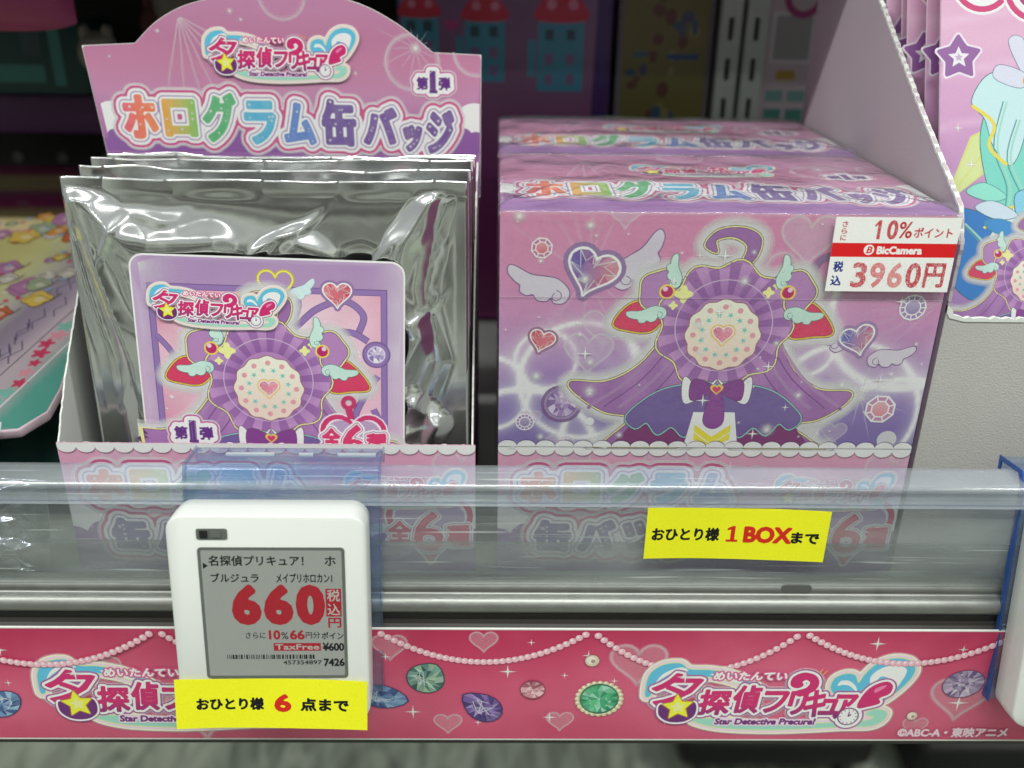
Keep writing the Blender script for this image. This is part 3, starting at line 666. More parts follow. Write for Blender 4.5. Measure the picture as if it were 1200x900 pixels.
def upper_art():
    A = Art((.05, ZS, W-.05, H-.05)); A.grid(0, ZS, W, H, 1.15, lambda u, v: sky_bg(u, v))
    lt = C(235, 215, 232, .30)
    for a in (1.2, 1.42, 1.57, 1.85, 2.1, 2.6, -.4, -.75, -1.2, -1.7, -2.2): A.ray(37, 146, a, 48, .8, 2.6, lt, 10)
    for i in range(14): A.ray(157, 92, i*.449+.1, 24 if i % 2 else 15, .25, .6, C(225, 225, 245, .75))
    A.glow(157, 92, 5, C(235, 240, 250, .9))
    for i in range(9): A.ray(184, 136, 2.2+i*.22, 38, .5, 2, lt)
    for x, y, s in ((44, 122.5, 9.5), (38, 111, 11), (27, 66, 7), (125, 161, 12.5), (148, 74, 6), (14, 80, 5), (50, 172, 8)): soft_heart(A, x, y, s, .33)
    for x, y, r in ((60, 128, 9), (134, 84, 11), (115, 150, 6)): A.halo_ring(x, y, r, 1.4, C(225, 215, 235, .5))
    wl = C(206, 200, 212); ln = C(126, 92, 138)
    wing(A, 28, 140, 18.5, .42, -1, wl, ln, .5); wing(A, 46, 145, 19.5, .03, 1, wl, ln, .5)
    heart_gem(A, 37.5, 146.5, 11.2, -.32, C(50, 58, 160), C(196, 108, 128), C(140, 112, 156), .5)
    heart_gem(A, 18, 116.5, 5.6, -.25, C(190, 50, 80), C(205, 90, 110), C(150, 108, 140), .4)
    wing(A, 146, 116, 13.2, -.15, -1, wl, ln, .4); wing(A, 158, 111.5, 13.6, -.6, 1, wl, ln, .4)
    heart_gem(A, 151.5, 118, 7.6, .3, C(70, 80, 170), C(196, 108, 128), C(150, 122, 165), .4)
    oct_gem(A, 17, 157, 4.6, C(200, 60, 90)); oct_gem(A, 166.5, 86, 7, C(200, 110, 130), .35, 8); oct_gem(A, 172, 133, 5.8, C(130, 104, 165), 0, 12)
    oct_gem(A, 11.6, 78.5, 4.2, C(118, 92, 155), 0, 12); A.disc(27.4, 87.5, 9, C(128, 90, 148, .75), 28); A.ring(27.4, 87.5, 6.6, 7.6, C(180, 160, 195, .6))
    facets(A, 27.4, 87.5, 6.3, 6.3, 0, [C(150, 120, 170), C(178, 155, 192), C(120, 95, 150), C(205, 190, 215)], 10, .5, 3)
    A.ring(135, 148, 5, 8.5, C(150, 118, 165, .8)); A.disc(137, 76, 2.6, C(235, 235, 240, .8), 14); A.disc(172, 71, 4.4, C(228, 225, 238, .75), 16); A.disc(40, 79, 2, C(235, 232, 240, .9), 12)
    ornament(A, 94, 112, 1.0, ZS+1.9)
    r = random.Random(11)
    for i in range(60): x, y = r.random()*W, ZS+r.random()*(H-ZS); A.glow(x, y, .9+3.6*r.random()**3, C(246, 244, 248, 1), 8)
    for i in range(16): x, y = r.random()*W, ZS+r.random()*(H-ZS); A.spark(x, y, 1.6+2.4*r.random(), C(248, 246, 250, 1))
    A.line([(0, 136), (W, 136)], .25, C(120, 84, 120, .5)); A.line([(0, 136.3), (W, 136.3)], .25, C(230, 205, 225, .35))
    sh = C(96, 78, 118, .55); wh = C(226, 230, 224)
    scallop(A, 0, W, ZS+1.6, 4.2, wh, True, sh)
    return A
def lower_bg(u, v):
    t = (66-v)/66; c = lerpc([C(214, 158, 184), C(210, 150, 180), C(206, 148, 182), C(198, 150, 190)], t+.2*(fbm(u, v, .05)-.5)); return c
def lower_art():
    A = Art((.05, .05, W-.05, ZS+2)); A.grid(0, 0, W, ZS+2, 2.0, lower_bg)
    for x, y, s in ((30, 55, 12), (75, 58, 10), (112, 50, 9), (178, 52, 14), (60, 30, 9)): soft_heart(A, x, y, s, .35)
    cl = C(232, 226, 232)
    for x, y, r in ((0, 26, 15), (16, 20, 13), (184, 27, 15), (168, 18, 12), (100, 26, 14), (118, 20, 12), (84, 18, 12), (140, 16, 10), (50, 14, 14)): A.disc(x, y, r, cl, 26)
    vi = C(140, 96, 158)
    for i in range(14): A.disc(i*14.2, 15+3*math.sin(i*1.7), 8.6, vi, 22)
    A.poly([(0, 0), (W, 0), (W, 14), (0, 14)], vi)
    for i in range(44): A.disc(i*4.3, 20.5+3*math.sin(i*.8), .5, C(220, 195, 220), 6)
    title(A, chars('ホログラム', 10, 37, 19, .9), 20)
    title(A, chars('缶バッジ', 17, 11, 20, .8), 20)
    # the round emblem  全6種
    P = heart_pts(163, 23, 20, 40); round_loop(A, P, WHITE, 2.2, 1); round_loop(A, P, C(196, 60, 110), 1.2, 1); round_loop(A, P, WHITE, -1.6, 1); A.poly([(163+(p[0]-163)*.86, 23+(p[1]-23)*.86) for p in P], C(176, 152, 190))
    for g, x0, y0, x1, y1 in (('全', 144, 16, 154, 27), ('6', 156, 11, 169, 32), ('種', 171, 14, 181, 25)):
        q = fit_text(g, x0, y0, x1, y1); sdq = Sdf(x0, y0, x1, y1, .45, 3); sdq.edges(q[0], q[2]); A.region(sdq, 2.3, C(238, 230, 236)); A.region(sdq, 1.5, C(160, 130, 160)); A.region(sdq, 1.1, C(240, 226, 234)); A.region(sdq, .5, C(206, 62, 110))
    A.ring(165, 45, 1.6, 3.4, C(190, 60, 110)); A.spark(104, 57, 3, C(250, 240, 246, .9))
    wh = C(226, 230, 224); A.poly([(0, ZS-.4), (W, ZS-.4), (W, ZS+1.8), (0, ZS+1.8)], wh)
    scallop(A, 0, W, ZS, 4.2, wh, False, C(150, 96, 130, .5))
    return A
def topdesign(A, x0, w_, y0, hgt, arcpoly=None):
    """rose sky, rays, clouds, purple foot and rainbow title shared by the header card and the box tops"""
    lt = C(240, 222, 236, .6)
    for a in (-.5, -.75, -.98, -1.2, -1.4, -1.62, -1.85): A.ray(x0+.22*w_, y0+hgt*.86, a, hgt*.62, .4, 1.5, lt, 1)
    for i in range(14): A.ray(x0+.83*w_, y0+hgt*.70, i*.449, 13 if i % 2 else 22, .3, .8, lt)
    A.glow(x0+.83*w_, y0+hgt*.70, 3.5, C(245, 240, 245, .9)); A.halo_ring(x0+.82*w_, y0+hgt*.62, 13, 1.3, C(240, 220, 236, .5)); A.halo_ring(x0+.99*w_, y0+hgt*.68, 11, 1.2, C(240, 220, 236, .5)); A.halo_ring(x0+.49*w_, y0+hgt*.98, 11, 1.2, C(240, 220, 236, .4))
    r = random.Random(2)
    for i in range(16): A.glow(x0+w_*r.random(), y0+hgt*(.4+.5*r.random()), .7+r.random()*1.3, C(245, 235, 245, .9), 8)
def base_top(u, v, y0, hgt):
    t = (v-y0)/hgt
    c = lerpc([C(140, 94, 154), C(148, 102, 160), C(164, 114, 160), C(186, 132, 168), C(186, 124, 156), C(178, 116, 150), C(180, 124, 158), C(176, 122, 158)], t*1.05+.03*(fbm(u, v, .05)-.5)); return c
def title9(x, y, wd, hgt):
    """ホログラム缶バッジ across wd with the drifting baseline of the original"""
    spec = [('ホ', 0, .42, .135, 1), ('ロ', .142, .42, .245, .96), ('グ', .262, .36, .37, .98), ('ラ', .395, .38, .49, 1), ('ム', .51, .36, .60, .98), ('缶', .612, .30, .72, .92), ('バ', .735, .30, .835, .80), ('ッ', .85, .20, .905, .55), ('ジ', .92, .22, 1.0, .86)]
    spec = [('ホ', 0, .36, .115, .98), ('ロ', .130, .38, .232, .92), ('グ', .250, .28, .352, .98), ('ラ', .375, .28, .475, .90), ('ム', .495, .30, .590, .90), ('缶', .610, .18, .710, .86), ('バ', .725, .20, .835, .72), ('ッ', .848, .04, .905, .42), ('ジ', .925, .02, 1.0, .60)]
    spec = [('ホ', 0, .30, .105, .92), ('ロ', .122, .34, .222, .86), ('グ', .240, .26, .345, .96), ('ラ', .365, .24, .462, .86), ('ム', .482, .24, .580, .84), ('缶', .598, .22, .704, .90), ('バ', .722, .26, .828, .78), ('ッ', .846, .18, .900, .54), ('ジ', .915, .14, 1.0, .76)]
    return [(g, x+a*wd, y+b*hgt, x+c*wd, y+d*hgt) for g, a, b, c, d in spec]
def box_top_art():
    A = Art((.05, .05, W-.05, D-.05)); A.grid(0, 0, W, D, 2.2, lambda u, v: base_top(u, v, 0, D))
    topdesign(A, 0, W, 24, 88)
    cl = C(232, 228, 234)
    for x, y, r in ((0, 40, 9), (7, 36, 7), (184, 44, 10), (175, 38, 8), (180, 32, 8)): A.disc(x, y, r, cl, 22)
    for i in range(44): A.disc(i*4.3, 12+1.5*math.sin(i*1.3), 3.0, C(140, 92, 156), 10)
    title(A, title9(11, 9, 164, 50), 18.5)
    badge1(A, 152, 64, 9.5)
    return A
UP = upper_art().me('upper_front_print'); LOW = lower_art().me('lower_front_print'); TOPP = box_top_art().me('top_print')
def side_art():
    A = Art(); A.grid(0, 0, D, H, 6, lambda u, v: lerpc([C(120, 62, 110), C(128, 64, 112), C(140, 70, 118), C(150, 78, 122)], v/H))
    return A
SIDE = side_art().me('side_print')
# ------------------------------------------------------------------ STRUCTURE: floor
def marble(name):
    m = mat(name, C(96, 104, 92), .25, 0, .4)
    nt = m.node_tree; b = nt.nodes['Principled BSDF']; tc = nt.nodes.new('ShaderNodeTexCoord')
    n = nt.nodes.new('ShaderNodeTexNoise'); n.inputs['Scale'].default_value = 7; n.inputs['Detail'].default_value = 8; n.inputs['Distortion'].default_value = 2
    mp = nt.nodes.new('ShaderNodeMapping'); mp.inputs['Scale'].default_value = (2.6, .7, 1); cr = nt.nodes.new('ShaderNodeValToRGB')
    cr.color_ramp.elements[0].position = .3; cr.color_ramp.elements[0].color = C(104, 112, 100); cr.color_ramp.elements[1].position = .7; cr.color_ramp.elements[1].color = C(176, 184, 166)
    nt.links.new(tc.outputs['Object'], mp.inputs[0]); nt.links.new(mp.outputs[0], n.inputs['Vector']); nt.links.new(n.outputs['Fac'], cr.inputs[0]); nt.links.new(cr.outputs[0], b.inputs['Base Color'])
    return m
tag(link('floor', mesh('floor', [(-4000, -4000, -900), (4000, -4000, -900), (4000, 1500, -900), (-4000, 1500, -900)], [(0, 1, 2, 3)], marble('floor_tile'))), kind='structure')
mb = MB().box(-900, 900, 452, 460, -40, 700)
bw = tag(link('back_wall', mb.me('back_wall', DARKMET)), kind='structure')
mb = MB()
import bmesh
def pegs():
    v = []; f = []
    for i in range(-22, 24):
        for z in (100, 125+0, 60):
            if z == 125: continue
            x = i*38+7; n = len(v); v.append((x, 451.6, z)); v += [(x+4.5*math.cos(a*math.pi/6), 451.6, z+4.5*math.sin(a*math.pi/6)) for a in range(12)]
            f += [(n, n+1+a, n+1+(a+1) % 12) for a in range(12)]
    return mesh('peg_holes', v, f, mat('peg_hole', C(92, 92, 88), .5))
link('peg_holes', pegs(), bw, kind='stuff')
# ------------------------------------------------------------------ shelf with its rail, clear fence
shelf = empty('metal_shelf', (0, 0, 0), label='grey metal shelf carrying the cartons, with rounded rail along its front edge', cat='shelf')
link('shelf_deck', MB().box(-700, 700, -20, 450, -3, -.1).me('shelf_deck', STEEL, .4), shelf)
prof = [(-20, 0), (-22, 8), (-26, 16), (-31, 19.6), (-35, 19), (-36.8, 16.8), (-36.6, 15.2), (-37.4, 14.4), (-39.8, 13.9), (-41.6, 12.2), (-42.2, 9.8), (-41.2, 7.6), (-39, 6.8), (-36, 6.6), (-34, 2), (-20, -2)]
link('front_rail', MB().prism(spline(prof, 3), -700, 700, 'x').me('front_rail', ALU, 0, smooth=True), shelf)
link('label_channel', MB().prism([(-30, 6.0), (-39.4, 6.0), (-39.6, .5), (-43.4, -1), (-43.8, -64), (-30, -64)], -700, 700, 'x').me('label_channel', DARKRUB, .2), shelf)
link('rail_slot', MB().prism(rrect(13, 4.0, 1.8, 4, 129, 17.4), -36.9, -36.2, 'y').me('rail_slot', mat('slot_grey', C(84, 86, 84), .6)), shelf)  # small flat grey oblong set on the rail
upper = empty('shade_shelf', (0, 0, 292), label='unseen metal shelf overhead, added to shade the goods at the back', cat='shelf')  # unseen tier, added to keep lamp light off the background
link('shelf_deck', MB().box(-700, 700, 150, 450, 0, 18).me('shade_deck', STEEL), upper)
fence = empty('clear_shelf_fence', (0, -35, 0), label='long clear acrylic fence running along the shelf front before the boxes', cat='fence')
RZ = (0, math.radians(.22), 0)
link('panel', MB().box(-700, 700, -1, 1, 39, 66).me('fence_panel', ACRYL), fence)
link('panel', MB().prism([(-1, 39), (1, 39), (1, 16), (-1, 16)], -700, 700, 'x').me('fence_panel_low', ACRYL_LOW), fence, label='milky lower band of the acrylic fence')
link('top_lip', MB().prism([(11.5, 70), (11.5, 68.4), (1.6, 67.0), (1.2, 62.4), (2, 60), (-2.6, 60), (-3, 61), (-2.2, 62.6), (-2.2, 65.2), (-3.2, 66.0), (-3.2, 67.6), (-1.6, 69.0)], -700, 700, 'x').me('fence_lip', ACRYL_LIP, .35, 2), fence)
link('lower_ridge', MB().prism([(-3.6, 59.2), (-2.6, 58.4), (-1.3, 58.4), (-1.3, 59.9), (-3, 60)], -700, 700, 'x').me('fence_ridge', ACRYL_LIP), fence)
opp = empty('reflection_shelving', (0, -2100, -900), label='unseen pale shelving across the aisle, added for its reflections in the foil', cat='shelving')  # unseen, added so the foil has bright and dark bands to reflect
link('back_panel', MB().box(-2600, 2600, -30, 0, 0, 1700).me('opp_back', DARKRUB), opp)
OPW = mat('shelving_white', C(220, 222, 216), .5)
for k in range(6): link('shelf_board', MB().box(-2600, 2600, 0, 420, 120+k*300, 150+k*300).me('opp_board', OPW), opp)
for k in range(-2, 4): link('side_post', MB().box(k*900-40, k*900+40, 2, 430, 0, 1700).me('opp_post', OPW), opp)
# ------------------------------------------------------------------ printed strip on the shelf edge
strip = empty('shelf_edge_strip', (0, -45.2, -60), label='glossy crimson printed strip with pearls and jewels along the shelf edge', cat='shelf strip')
SX0, SX1, SH = -420., 420., 61.8
link('card', MB().box(SX0, SX1, 0, 1.0, -.6, SH+.3).me('strip_card', BOARD), strip)
A = Art((SX0, .2, SX1, SH-.2))
def stripbg(u, v):
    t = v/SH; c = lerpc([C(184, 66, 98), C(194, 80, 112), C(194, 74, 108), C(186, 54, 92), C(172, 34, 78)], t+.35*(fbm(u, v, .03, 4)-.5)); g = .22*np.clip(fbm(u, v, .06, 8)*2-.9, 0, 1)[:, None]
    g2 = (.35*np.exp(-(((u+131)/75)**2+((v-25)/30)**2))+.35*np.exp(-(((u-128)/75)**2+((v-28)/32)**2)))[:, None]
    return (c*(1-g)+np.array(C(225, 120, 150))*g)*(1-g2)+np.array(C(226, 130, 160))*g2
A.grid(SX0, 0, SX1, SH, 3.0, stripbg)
ZB = 60.0
def heartsoft(x, z, s, a=.45): P = heart_pts(x, z+ZB, s, 34); A.poly(P, C(240, 168, 184, a*.75)); A.line(P, s*.16, C(240, 180, 196, a*.8), True); A.line(P, s*.07, C(246, 200, 210, a), True)
for x, z, s in ((-5.5, -4.8, 6.4), (-21.5, -51, 6.6), (28.8, -49.5, 6.4), (62, -17, 13), (-130, -45, 17), (190, -52, 6), (207, -36, 14), (-46, -8, 8), (-170, -20, 8), (240, -8, 8), (-240, -50, 8)): heartsoft(x, z, s)
for x, z, r in ((5, -21, 4), (40, -12, 3), (30, -23, 2), (-37, -44, 4), (24, -47, 3.4), (74, -17, 3.5), (76, -48, 3.5), (-48, -13, 2.4), (-170, -16, 2), (-213, -10, 3.4), (-213, -28, 2), (207, -38, 5), (165, -5, 4), (203, -8, 2.5), (-8, -50, 2), (15, -5, 2), (52, -26, 2)): A.spark(x, z+ZB, r, C(255, 235, 240, .95))
A.build('background_print', strip, (0, -.02, 0), FRONT)
PB = Art()
def pearls(x0, z0, x1, z1, sag, n):
    for i in range(n+1):
        t = i/n; x = x0+(x1-x0)*t; z = z0+(z1-z0)*t-sag*4*t*(1-t)+ZB
        if z > SH-1: continue
        PB.disc(x, z, 1.75, C(206, 120, 146), 12); PB.disc(x-.1, z+.1, 1.55, C(232, 178, 190), 12); PB.disc(x-.45, z+.5, .6, C(248, 226, 230), 8)
pearls(-52, 1.5, 41, 1.5, 17, 34); pearls(41, 1.5, 132, 1.5, 22, 34); pearls(132, 1.5, 226, 1.5, 17, 34); pearls(-145, 1.5, -52, 1.5, 20, 34); pearls(-240, -2, -145, 1.5, 17, 34); pearls(226, 1.5, 320, 1.5, 17, 34)
PB.build('pearl_garland_print', strip, (0, -.25, 0), FRONT)
def gemobj(name, fn):
    G = Art(); fn(G); G.build(name, strip, (0, -.3, 0), FRONT)
gr = [C(110, 150, 140), C(70, 110, 105), C(170, 200, 190), C(50, 85, 85), C(150, 175, 150)]
pu = [C(110, 85, 150), C(80, 60, 120), C(170, 145, 195), C(60, 45, 100), C(140, 120, 175)]
em_ = [C(60, 150, 105), C(90, 180, 130), C(40, 120, 85), C(150, 205, 180), C(70, 160, 120)]
cr_ = [C(160, 145, 170), C(120, 105, 140), C(205, 195, 210), C(95, 80, 120), C(185, 165, 190)]
bl = [C(90, 120, 165), C(60, 85, 135), C(150, 180, 205), C(45, 65, 115), C(120, 150, 190)]
def tear(G, x, z, rx, ry, rot, cols, seed, point=1.35):
    c, q = math.cos(rot), math.sin(rot); n = 16; O = []
    for i in range(n):
        t = 2*math.pi*i/n; k = 1+(point-1)*max(0, math.cos(t))**5; O.append((x+rx*k*math.cos(t)*c-ry*math.sin(t)*q, z+ZB+rx*k*math.cos(t)*q+ry*math.sin(t)*c))
    r = random.Random(seed); cx, cz = x, z+ZB; G.poly([(cx+(p[0]-cx)*1.06, cz+(p[1]-cz)*1.06) for p in O], mix(cols[3], C(20, 20, 30), .3))
    I = [(cx+(p[0]-cx)*.55, cz+(p[1]-cz)*.55) for p in O]
    for i in range(n):
        j = (i+1) % n
        for tri in ((O[i], O[j], I[i]), (O[j], I[j], I[i]), ((cx, cz), I[i], I[j])): G.add(tri, [(0, 1, 2)], mix(cols[r.randrange(5)], cols[r.randrange(5)], r.random()), False)
    G.lay += 1
    for i in range(6): a = O[r.randrange(n)]; b = I[r.randrange(n)]; G.line([((a[0]+cx)/2, (a[1]+cz)/2), b], .35, C(235, 240, 240, .7))
gemobj('teardrop_gem_print', lambda G: tear(G, -31, -25, 7.4, 8.2, 1.0, gr, 1, 1.25))
gemobj('teardrop_gem_print', lambda G: tear(G, -5.4, -41.5, 8.6, 7.2, 2.45, pu, 2, 1.35))
gemobj('teardrop_gem_print', lambda G: tear(G, -51, -35, 10, 6.2, -.2, bl, 3, 1.2))
gemobj('teardrop_gem_print', lambda G: tear(G, -218, -40, 8.5, 6.6, .6, bl, 6, 1.1))
def roundg(G): G.disc(16.1, ZB-31, 5.6, C(140, 60, 85), 20); facets(G, 16.1, ZB-31, 5.3, 4.6, 0, [C(190, 130, 140), C(150, 90, 105), C(225, 185, 190), C(130, 70, 90), C(205, 150, 160)], 10, .5, 5)
gemobj('round_gem_print', roundg)
def emer(G):
    for i in range(24): t = i*math.pi/12; G.disc(45.8+9.7*math.cos(t), ZB-36+9*math.sin(t), 1.35, C(200, 190, 150), 8); G.disc(45.6+9.7*math.cos(t), ZB-35.7+9*math.sin(t), .7, C(238, 232, 210), 6)
    G.disc(45.8, ZB-36, 8.7, C(60, 105, 80), 24); facets(G, 45.8, ZB-36, 8.2, 7.7, .2, em_, 12, .6, 8)
gemobj('emerald_gem_print', emer)
def pearl1(G, x=41.7, z=-14.6, r=3.4): G.disc(x, z+ZB, r, C(150, 105, 95), 20); G.disc(x, z+ZB, r*.9, C(205, 188, 172), 20); G.disc(x-r*.1, z+ZB+r*.1, r*.62, C(226, 214, 200), 16); G.disc(x+.4, z+ZB-.3, r*.3, C(165, 140, 125), 10)
gemobj('pearl_print', pearl1); gemobj('pearl_print', lambda G: pearl1(G, 187.5, -45.5, 2.6))
def oval(G): G.disc(207, ZB-27, 9.5, C(110, 70, 105), 26, 7.8, .25); facets(G, 207, ZB-27, 9.1, 7.4, .25, cr_, 12, .45, 9); facets(G, 207, ZB-27, 5.1, 3.4, .25, cr_[::-1], 9, .5, 12)
gemobj('oval_gem_print', oval)
logo(strip, 65, 5.0, 120, (0, -.3, 0), FRONT, sq=1.06)
logo(strip, -201, 6.0, 120, (0, -.3, 0), FRONT, sq=1.06)
G = Art(); G.bold('©ABC-A・東映アニメ', 183, ZB-58, 233, ZB-52.6, C(190, 90, 120), .8); G.bold('©ABC-A・東映アニメ', 183, ZB-58, 233, ZB-52.6, C(240, 205, 215), .18); G.build('copyright_lettering', strip, (0, -.3, 0), FRONT)
# ------------------------------------------------------------------ shrink-wrapped boxes
FILMT = film_mat('crinkled_film_top', (.97, .97, .98, 1), .13, .075, 1.5, (70, .8))  # diffuse haze lightens the top film, standing in for its milky sheen
FILMR = film_mat('crinkled_film', (.98, .98, .98, 1), .09, .015, 1.5, (70, .55))
def wrap_mesh():
    """film: front sheet, and a top sheet puckered to the corners"""
    v = []; f = []; o = .7
    nx, nk = 130, 9; ny = 96
    ys = [None]*nk+[(D+o)*k/(ny-nk)+.3 for k in range(ny-nk+1)]
    for j in range(ny+1):
        for i in range(nx+1):
            x = -o+(W+2*o)*i/nx
            if j < nk:
                t = j/nk*math.pi/2; wob = .5*float(noise2(np.array([x]), np.array([3.]), .07, 2)[0]); y = .3-(1.9+wob)*(math.cos(t)); z0 = -2.0*(1-math.sin(t)); e = 0
            else: y = min(D+.5, ys[j]); z0 = 0; e = min(1, max(0, min(x+o, W+o-x, y-.3, D+o-y))/8.)
            h = .9+2.2*float(noise2(np.array([x]), np.array([y]), .06, 3)[0])*e
            if e > 0:
                for cx in (0, W):
                    dx = abs(x-cx)+.01
                    for k, sl in enumerate((.9, 1.6, .45)):
                        dd = abs(y-sl*dx)/math.hypot(1, sl); h += (2.8-.6*k)*math.exp(-(dd/1.5)**2)*math.exp(-dx/22)*(1 if y < D*.7 else .3)*min(1, e*2)
            rr = max(0, 1-(min(x+o, W+o-x, D+o-y))/1.6); h -= 1.2*rr*rr
            v.append((x, y, H+h+.2+z0))
    for j in range(ny):
        for i in range(nx): a = j*(nx+1)+i; f.append((a, a+1, a+nx+2, a+nx+1))
    n = len(v)
    for j in range(41):
        for i in range(61):
            x = -o+(W+2*o)*i/60; z = (H-.3)*j/40; v.append((x, -1.5-.35*float(noise2(x, z, .05, 1)), z))
    for j in range(40):
        for i in range(60): a = n+j*61+i; f.append((a, a+1, a+62, a+61))
    n = len(v); v += [(-o, -o, 0), (-o, D, 0), (-o, D, H), (-o, -o, H)]; f.append((n, n+1, n+2, n+3))
    me = mesh('shrink_wrap', v, f, [FILMT, FILMR], True); me.polygons.foreach_set('material_index', [0 if i < nx*ny else 1 for i in range(len(f))]); return me
WRAP = wrap_mesh()
BODY = MB().box(0, W, 0, D, 0, H).me('carton_body', LILACCARD, .5)
def sealed_box(loc, label):
    t = empty('sealed_carton', loc, label=label, cat='box', group='shrink-wrapped cartons')
    link('carton_body', BODY, t)
    link('upper_front_print', UP, t, (0, -.05, 0), FRONT); link('lower_front_print', LOW, t, (0, -.05, 0), FRONT)
    link('top_print', TOPP, t, (0, 0, H+.05)); link('side_print', SIDE, t, (-.06, D, 0), (math.pi/2, 0, -math.pi/2))
    logo(t, 125, 34, 55, (0, -.2, 0), FRONT, sq=1.1); logo(t, 62, 66, 70, (0, 0, H+.1), (0, 0, 0), sq=1.15, name='title_logo')
    link('shrink_wrap', WRAP, t)
    return t
b1 = sealed_box((0, 0, 0), 'front pink and purple shrink-wrapped carton with the white price sticker')
b2 = sealed_box((-.6, 117.0, 0), 'pink shrink-wrapped carton directly behind the one with the price sticker')
# price sticker on the front carton
def sticker():
    A = Art(); x0, x1, y0, y1 = 0, 50.4, 0, 31
    A.grid(x0, y0, x1, y1, 3, lambda u, v: [C(232, 230, 222)]*len(u))
    A.poly([(0, 14.6), (50.4, 14.6), (50.4, 20.4), (0, 20.4)], C(206, 30, 34))
    red = C(178, 40, 48); blue_ = C(40, 52, 130)
    for i, ch in enumerate('さらに'): A.bold(ch, 2.9, 27.0-i*2.8, 5.1, 29.2-i*2.8, red, .07)
    A.poly([(16.0, 28), (17.6, 29.8), (18.6, 29.8), (18.6, 22.0), (17.3, 22.0), (17.3, 28.0), (16.2, 27)], C(186, 70, 78)); A.bold('0', 21.4, 22.2, 25.2, 29.6, C(186, 74, 80), .3); A.bold('%', 26, 22.6, 31.2, 29.2, red, .12)
    A.bold('ポイント', 32.2, 22.9, 47.6, 26.9, red, .1)
    A.disc(15.2, 17.6, 2.15, WHITE, 20); A.bold('B', 14.3, 16.3, 16.3, 18.9, C(206, 30, 34), .12, shear=.2); A.bold('BicCamera', 18.6, 16.0, 36.6, 19.0, WHITE, .2)
    A.bold('税', 2.0, 8.4, 5.8, 12.6, blue_, .16); A.bold('込', 1.8, 2.6, 5.8, 6.6, blue_, .16)
    for i, (ch, c) in enumerate((('3', C(190, 84, 92)), ('9', C(205, 120, 124)), ('6', C(208, 132, 134)), ('0', C(184, 70, 80)))): A.bold(ch, 10.2+i*7.4, 2.0, 15.6+i*7.4, 12.0, c, .38)
    A.bold('円', 39.8, 2.2, 47.6, 12.0, C(182, 66, 76), .32)
    r = random.Random(4)
    for i in range(700):   # worn dot-matrix print
        x = 10+38*r.random(); y = 1.8+10.6*r.random(); A.disc(x, y, .12+.1*r.random(), C(232, 228, 222, .75), 5)
        A.lay -= 1
    A.lay += 1
    for i in range(120): A.disc(16+10*r.random(), 22+8*r.random(), .12, C(232, 228, 222, .7), 5); A.lay -= 1
    A.lay += 1
    return A
ps = sticker().build('price_sticker', b1, (133.4, -2.3, 140.6), FRONT, mats=(MATTE, MATTE_A), label='white and red price sticker reading 3960 yen')
link('sticker_paper', MB().box(0, 50.4, 0, 31, -.12, -.01).me('sticker_paper', BOARD), ps)
# ------------------------------------------------------------------ opened display tray
tray = empty('opened_display_carton', (-194, 0, 0), label='opened pink display carton with arched header card, holding silver packets', cat='display box')
TW = W-1
def jag(pts, amp=.5, st=1.6, seed=1):
    r = random.Random(seed); out = []
    for a, b in zip(pts[:-1], pts[1:]):
        L = math.hypot(b[0]-a[0], b[1]-a[1]); n = max(1, int(L/st)); nx, ny = -(b[1]-a[1])/L, (b[0]-a[0])/L
        for i in range(n): t = i/n; k = amp*(r.random()-.5)*(1 if i else 0)+(amp*.5 if i % 3 == 1 else 0); out.append((a[0]+(b[0]-a[0])*t+nx*k, a[1]+(b[1]-a[1])*t+ny*k))
    out.append(pts[-1]); return out
topedge = jag([(TW, ZS+1.6), (0, ZS+1.6)], .55, 1.5)
link('front_panel', MB().prism([(0, 0), (TW, 0)]+topedge, 0, .8, 'y').me('tray_front', BOARD), tray)
side = [(D, 0), (0.9, 0), (.9, ZS+1)]+jag([(.9, ZS+1), (17, 88), (36, 109), (60, 134), (90, 160), (D, 168)], .7, 1.8, 4)[1:]
link('side_panel', MB().prism(side, 0, .8, 'x').me('tray_side', BOARD), tray)
link('side_panel', MB().prism(side, TW-.8, TW, 'x').me('tray_side_b', BOARD), tray)
link('side_print', SIDE, tray, (TW+.06, 0, 0), (math.pi/2, 0, math.pi/2), (1, .38, 1))
link('bottom_panel', MB().box(.8, TW-.8, .8, D-.8, 0, .8).me('tray_bottom', BOARD), tray)
link('lower_front_print', LOW, tray, (0, -.06, 0), FRONT); logo(tray, 125, 34, 55, (0, -.2, 0), FRONT, sq=1.1)
# header card (stands at the back of the tray; slightly splayed to the left)
arc = [(-7.5, 222.6-1)]+[(18, 223.0)]+[tuple(p) for p in spline([(18, 223.0), (32, 234.5), (52, 242.5), (90, 247.5), (122, 243.5), (144, 233.5), (161, 220.5)], 6, False)[1:-1]]+[(161, 220.5), (184.5, 219.6), (184.0, 150), (-2, 150)]
hb = MB().prism(arc, D-.2, D+.7, 'y').me('header_board', BOARD, 0)
link('header_card', hb, tray)
q = sd_of([arc], 1.5, 3); A = Art(None, q)
A.region(q, -.25, lambda u, v: base_top(u, v, 158, 100), step=2.6, tol=.05)
topdesign(A, 0, 184, 165, 82)
cl = C(232, 228, 234)
def clipd(x, y, r, c):   # clouds and foot keep inside the card
    P = [(min(183.6, max(x+r*math.cos(t*.2618), -5+(222-(y+r*math.sin(t*.2618)))*.08)), y+r*math.sin(t*.2618)) for t in range(24)]; A.poly(P, c)
clipd(2, 186, 10, cl); clipd(14, 183, 8, cl); clipd(181, 187, 10, cl); clipd(172, 182, 8, cl)
vi = C(136, 90, 154)
A.poly([(-3.4, 172), (183.7, 172), (183.7, 177), (-3.9, 178)], vi)
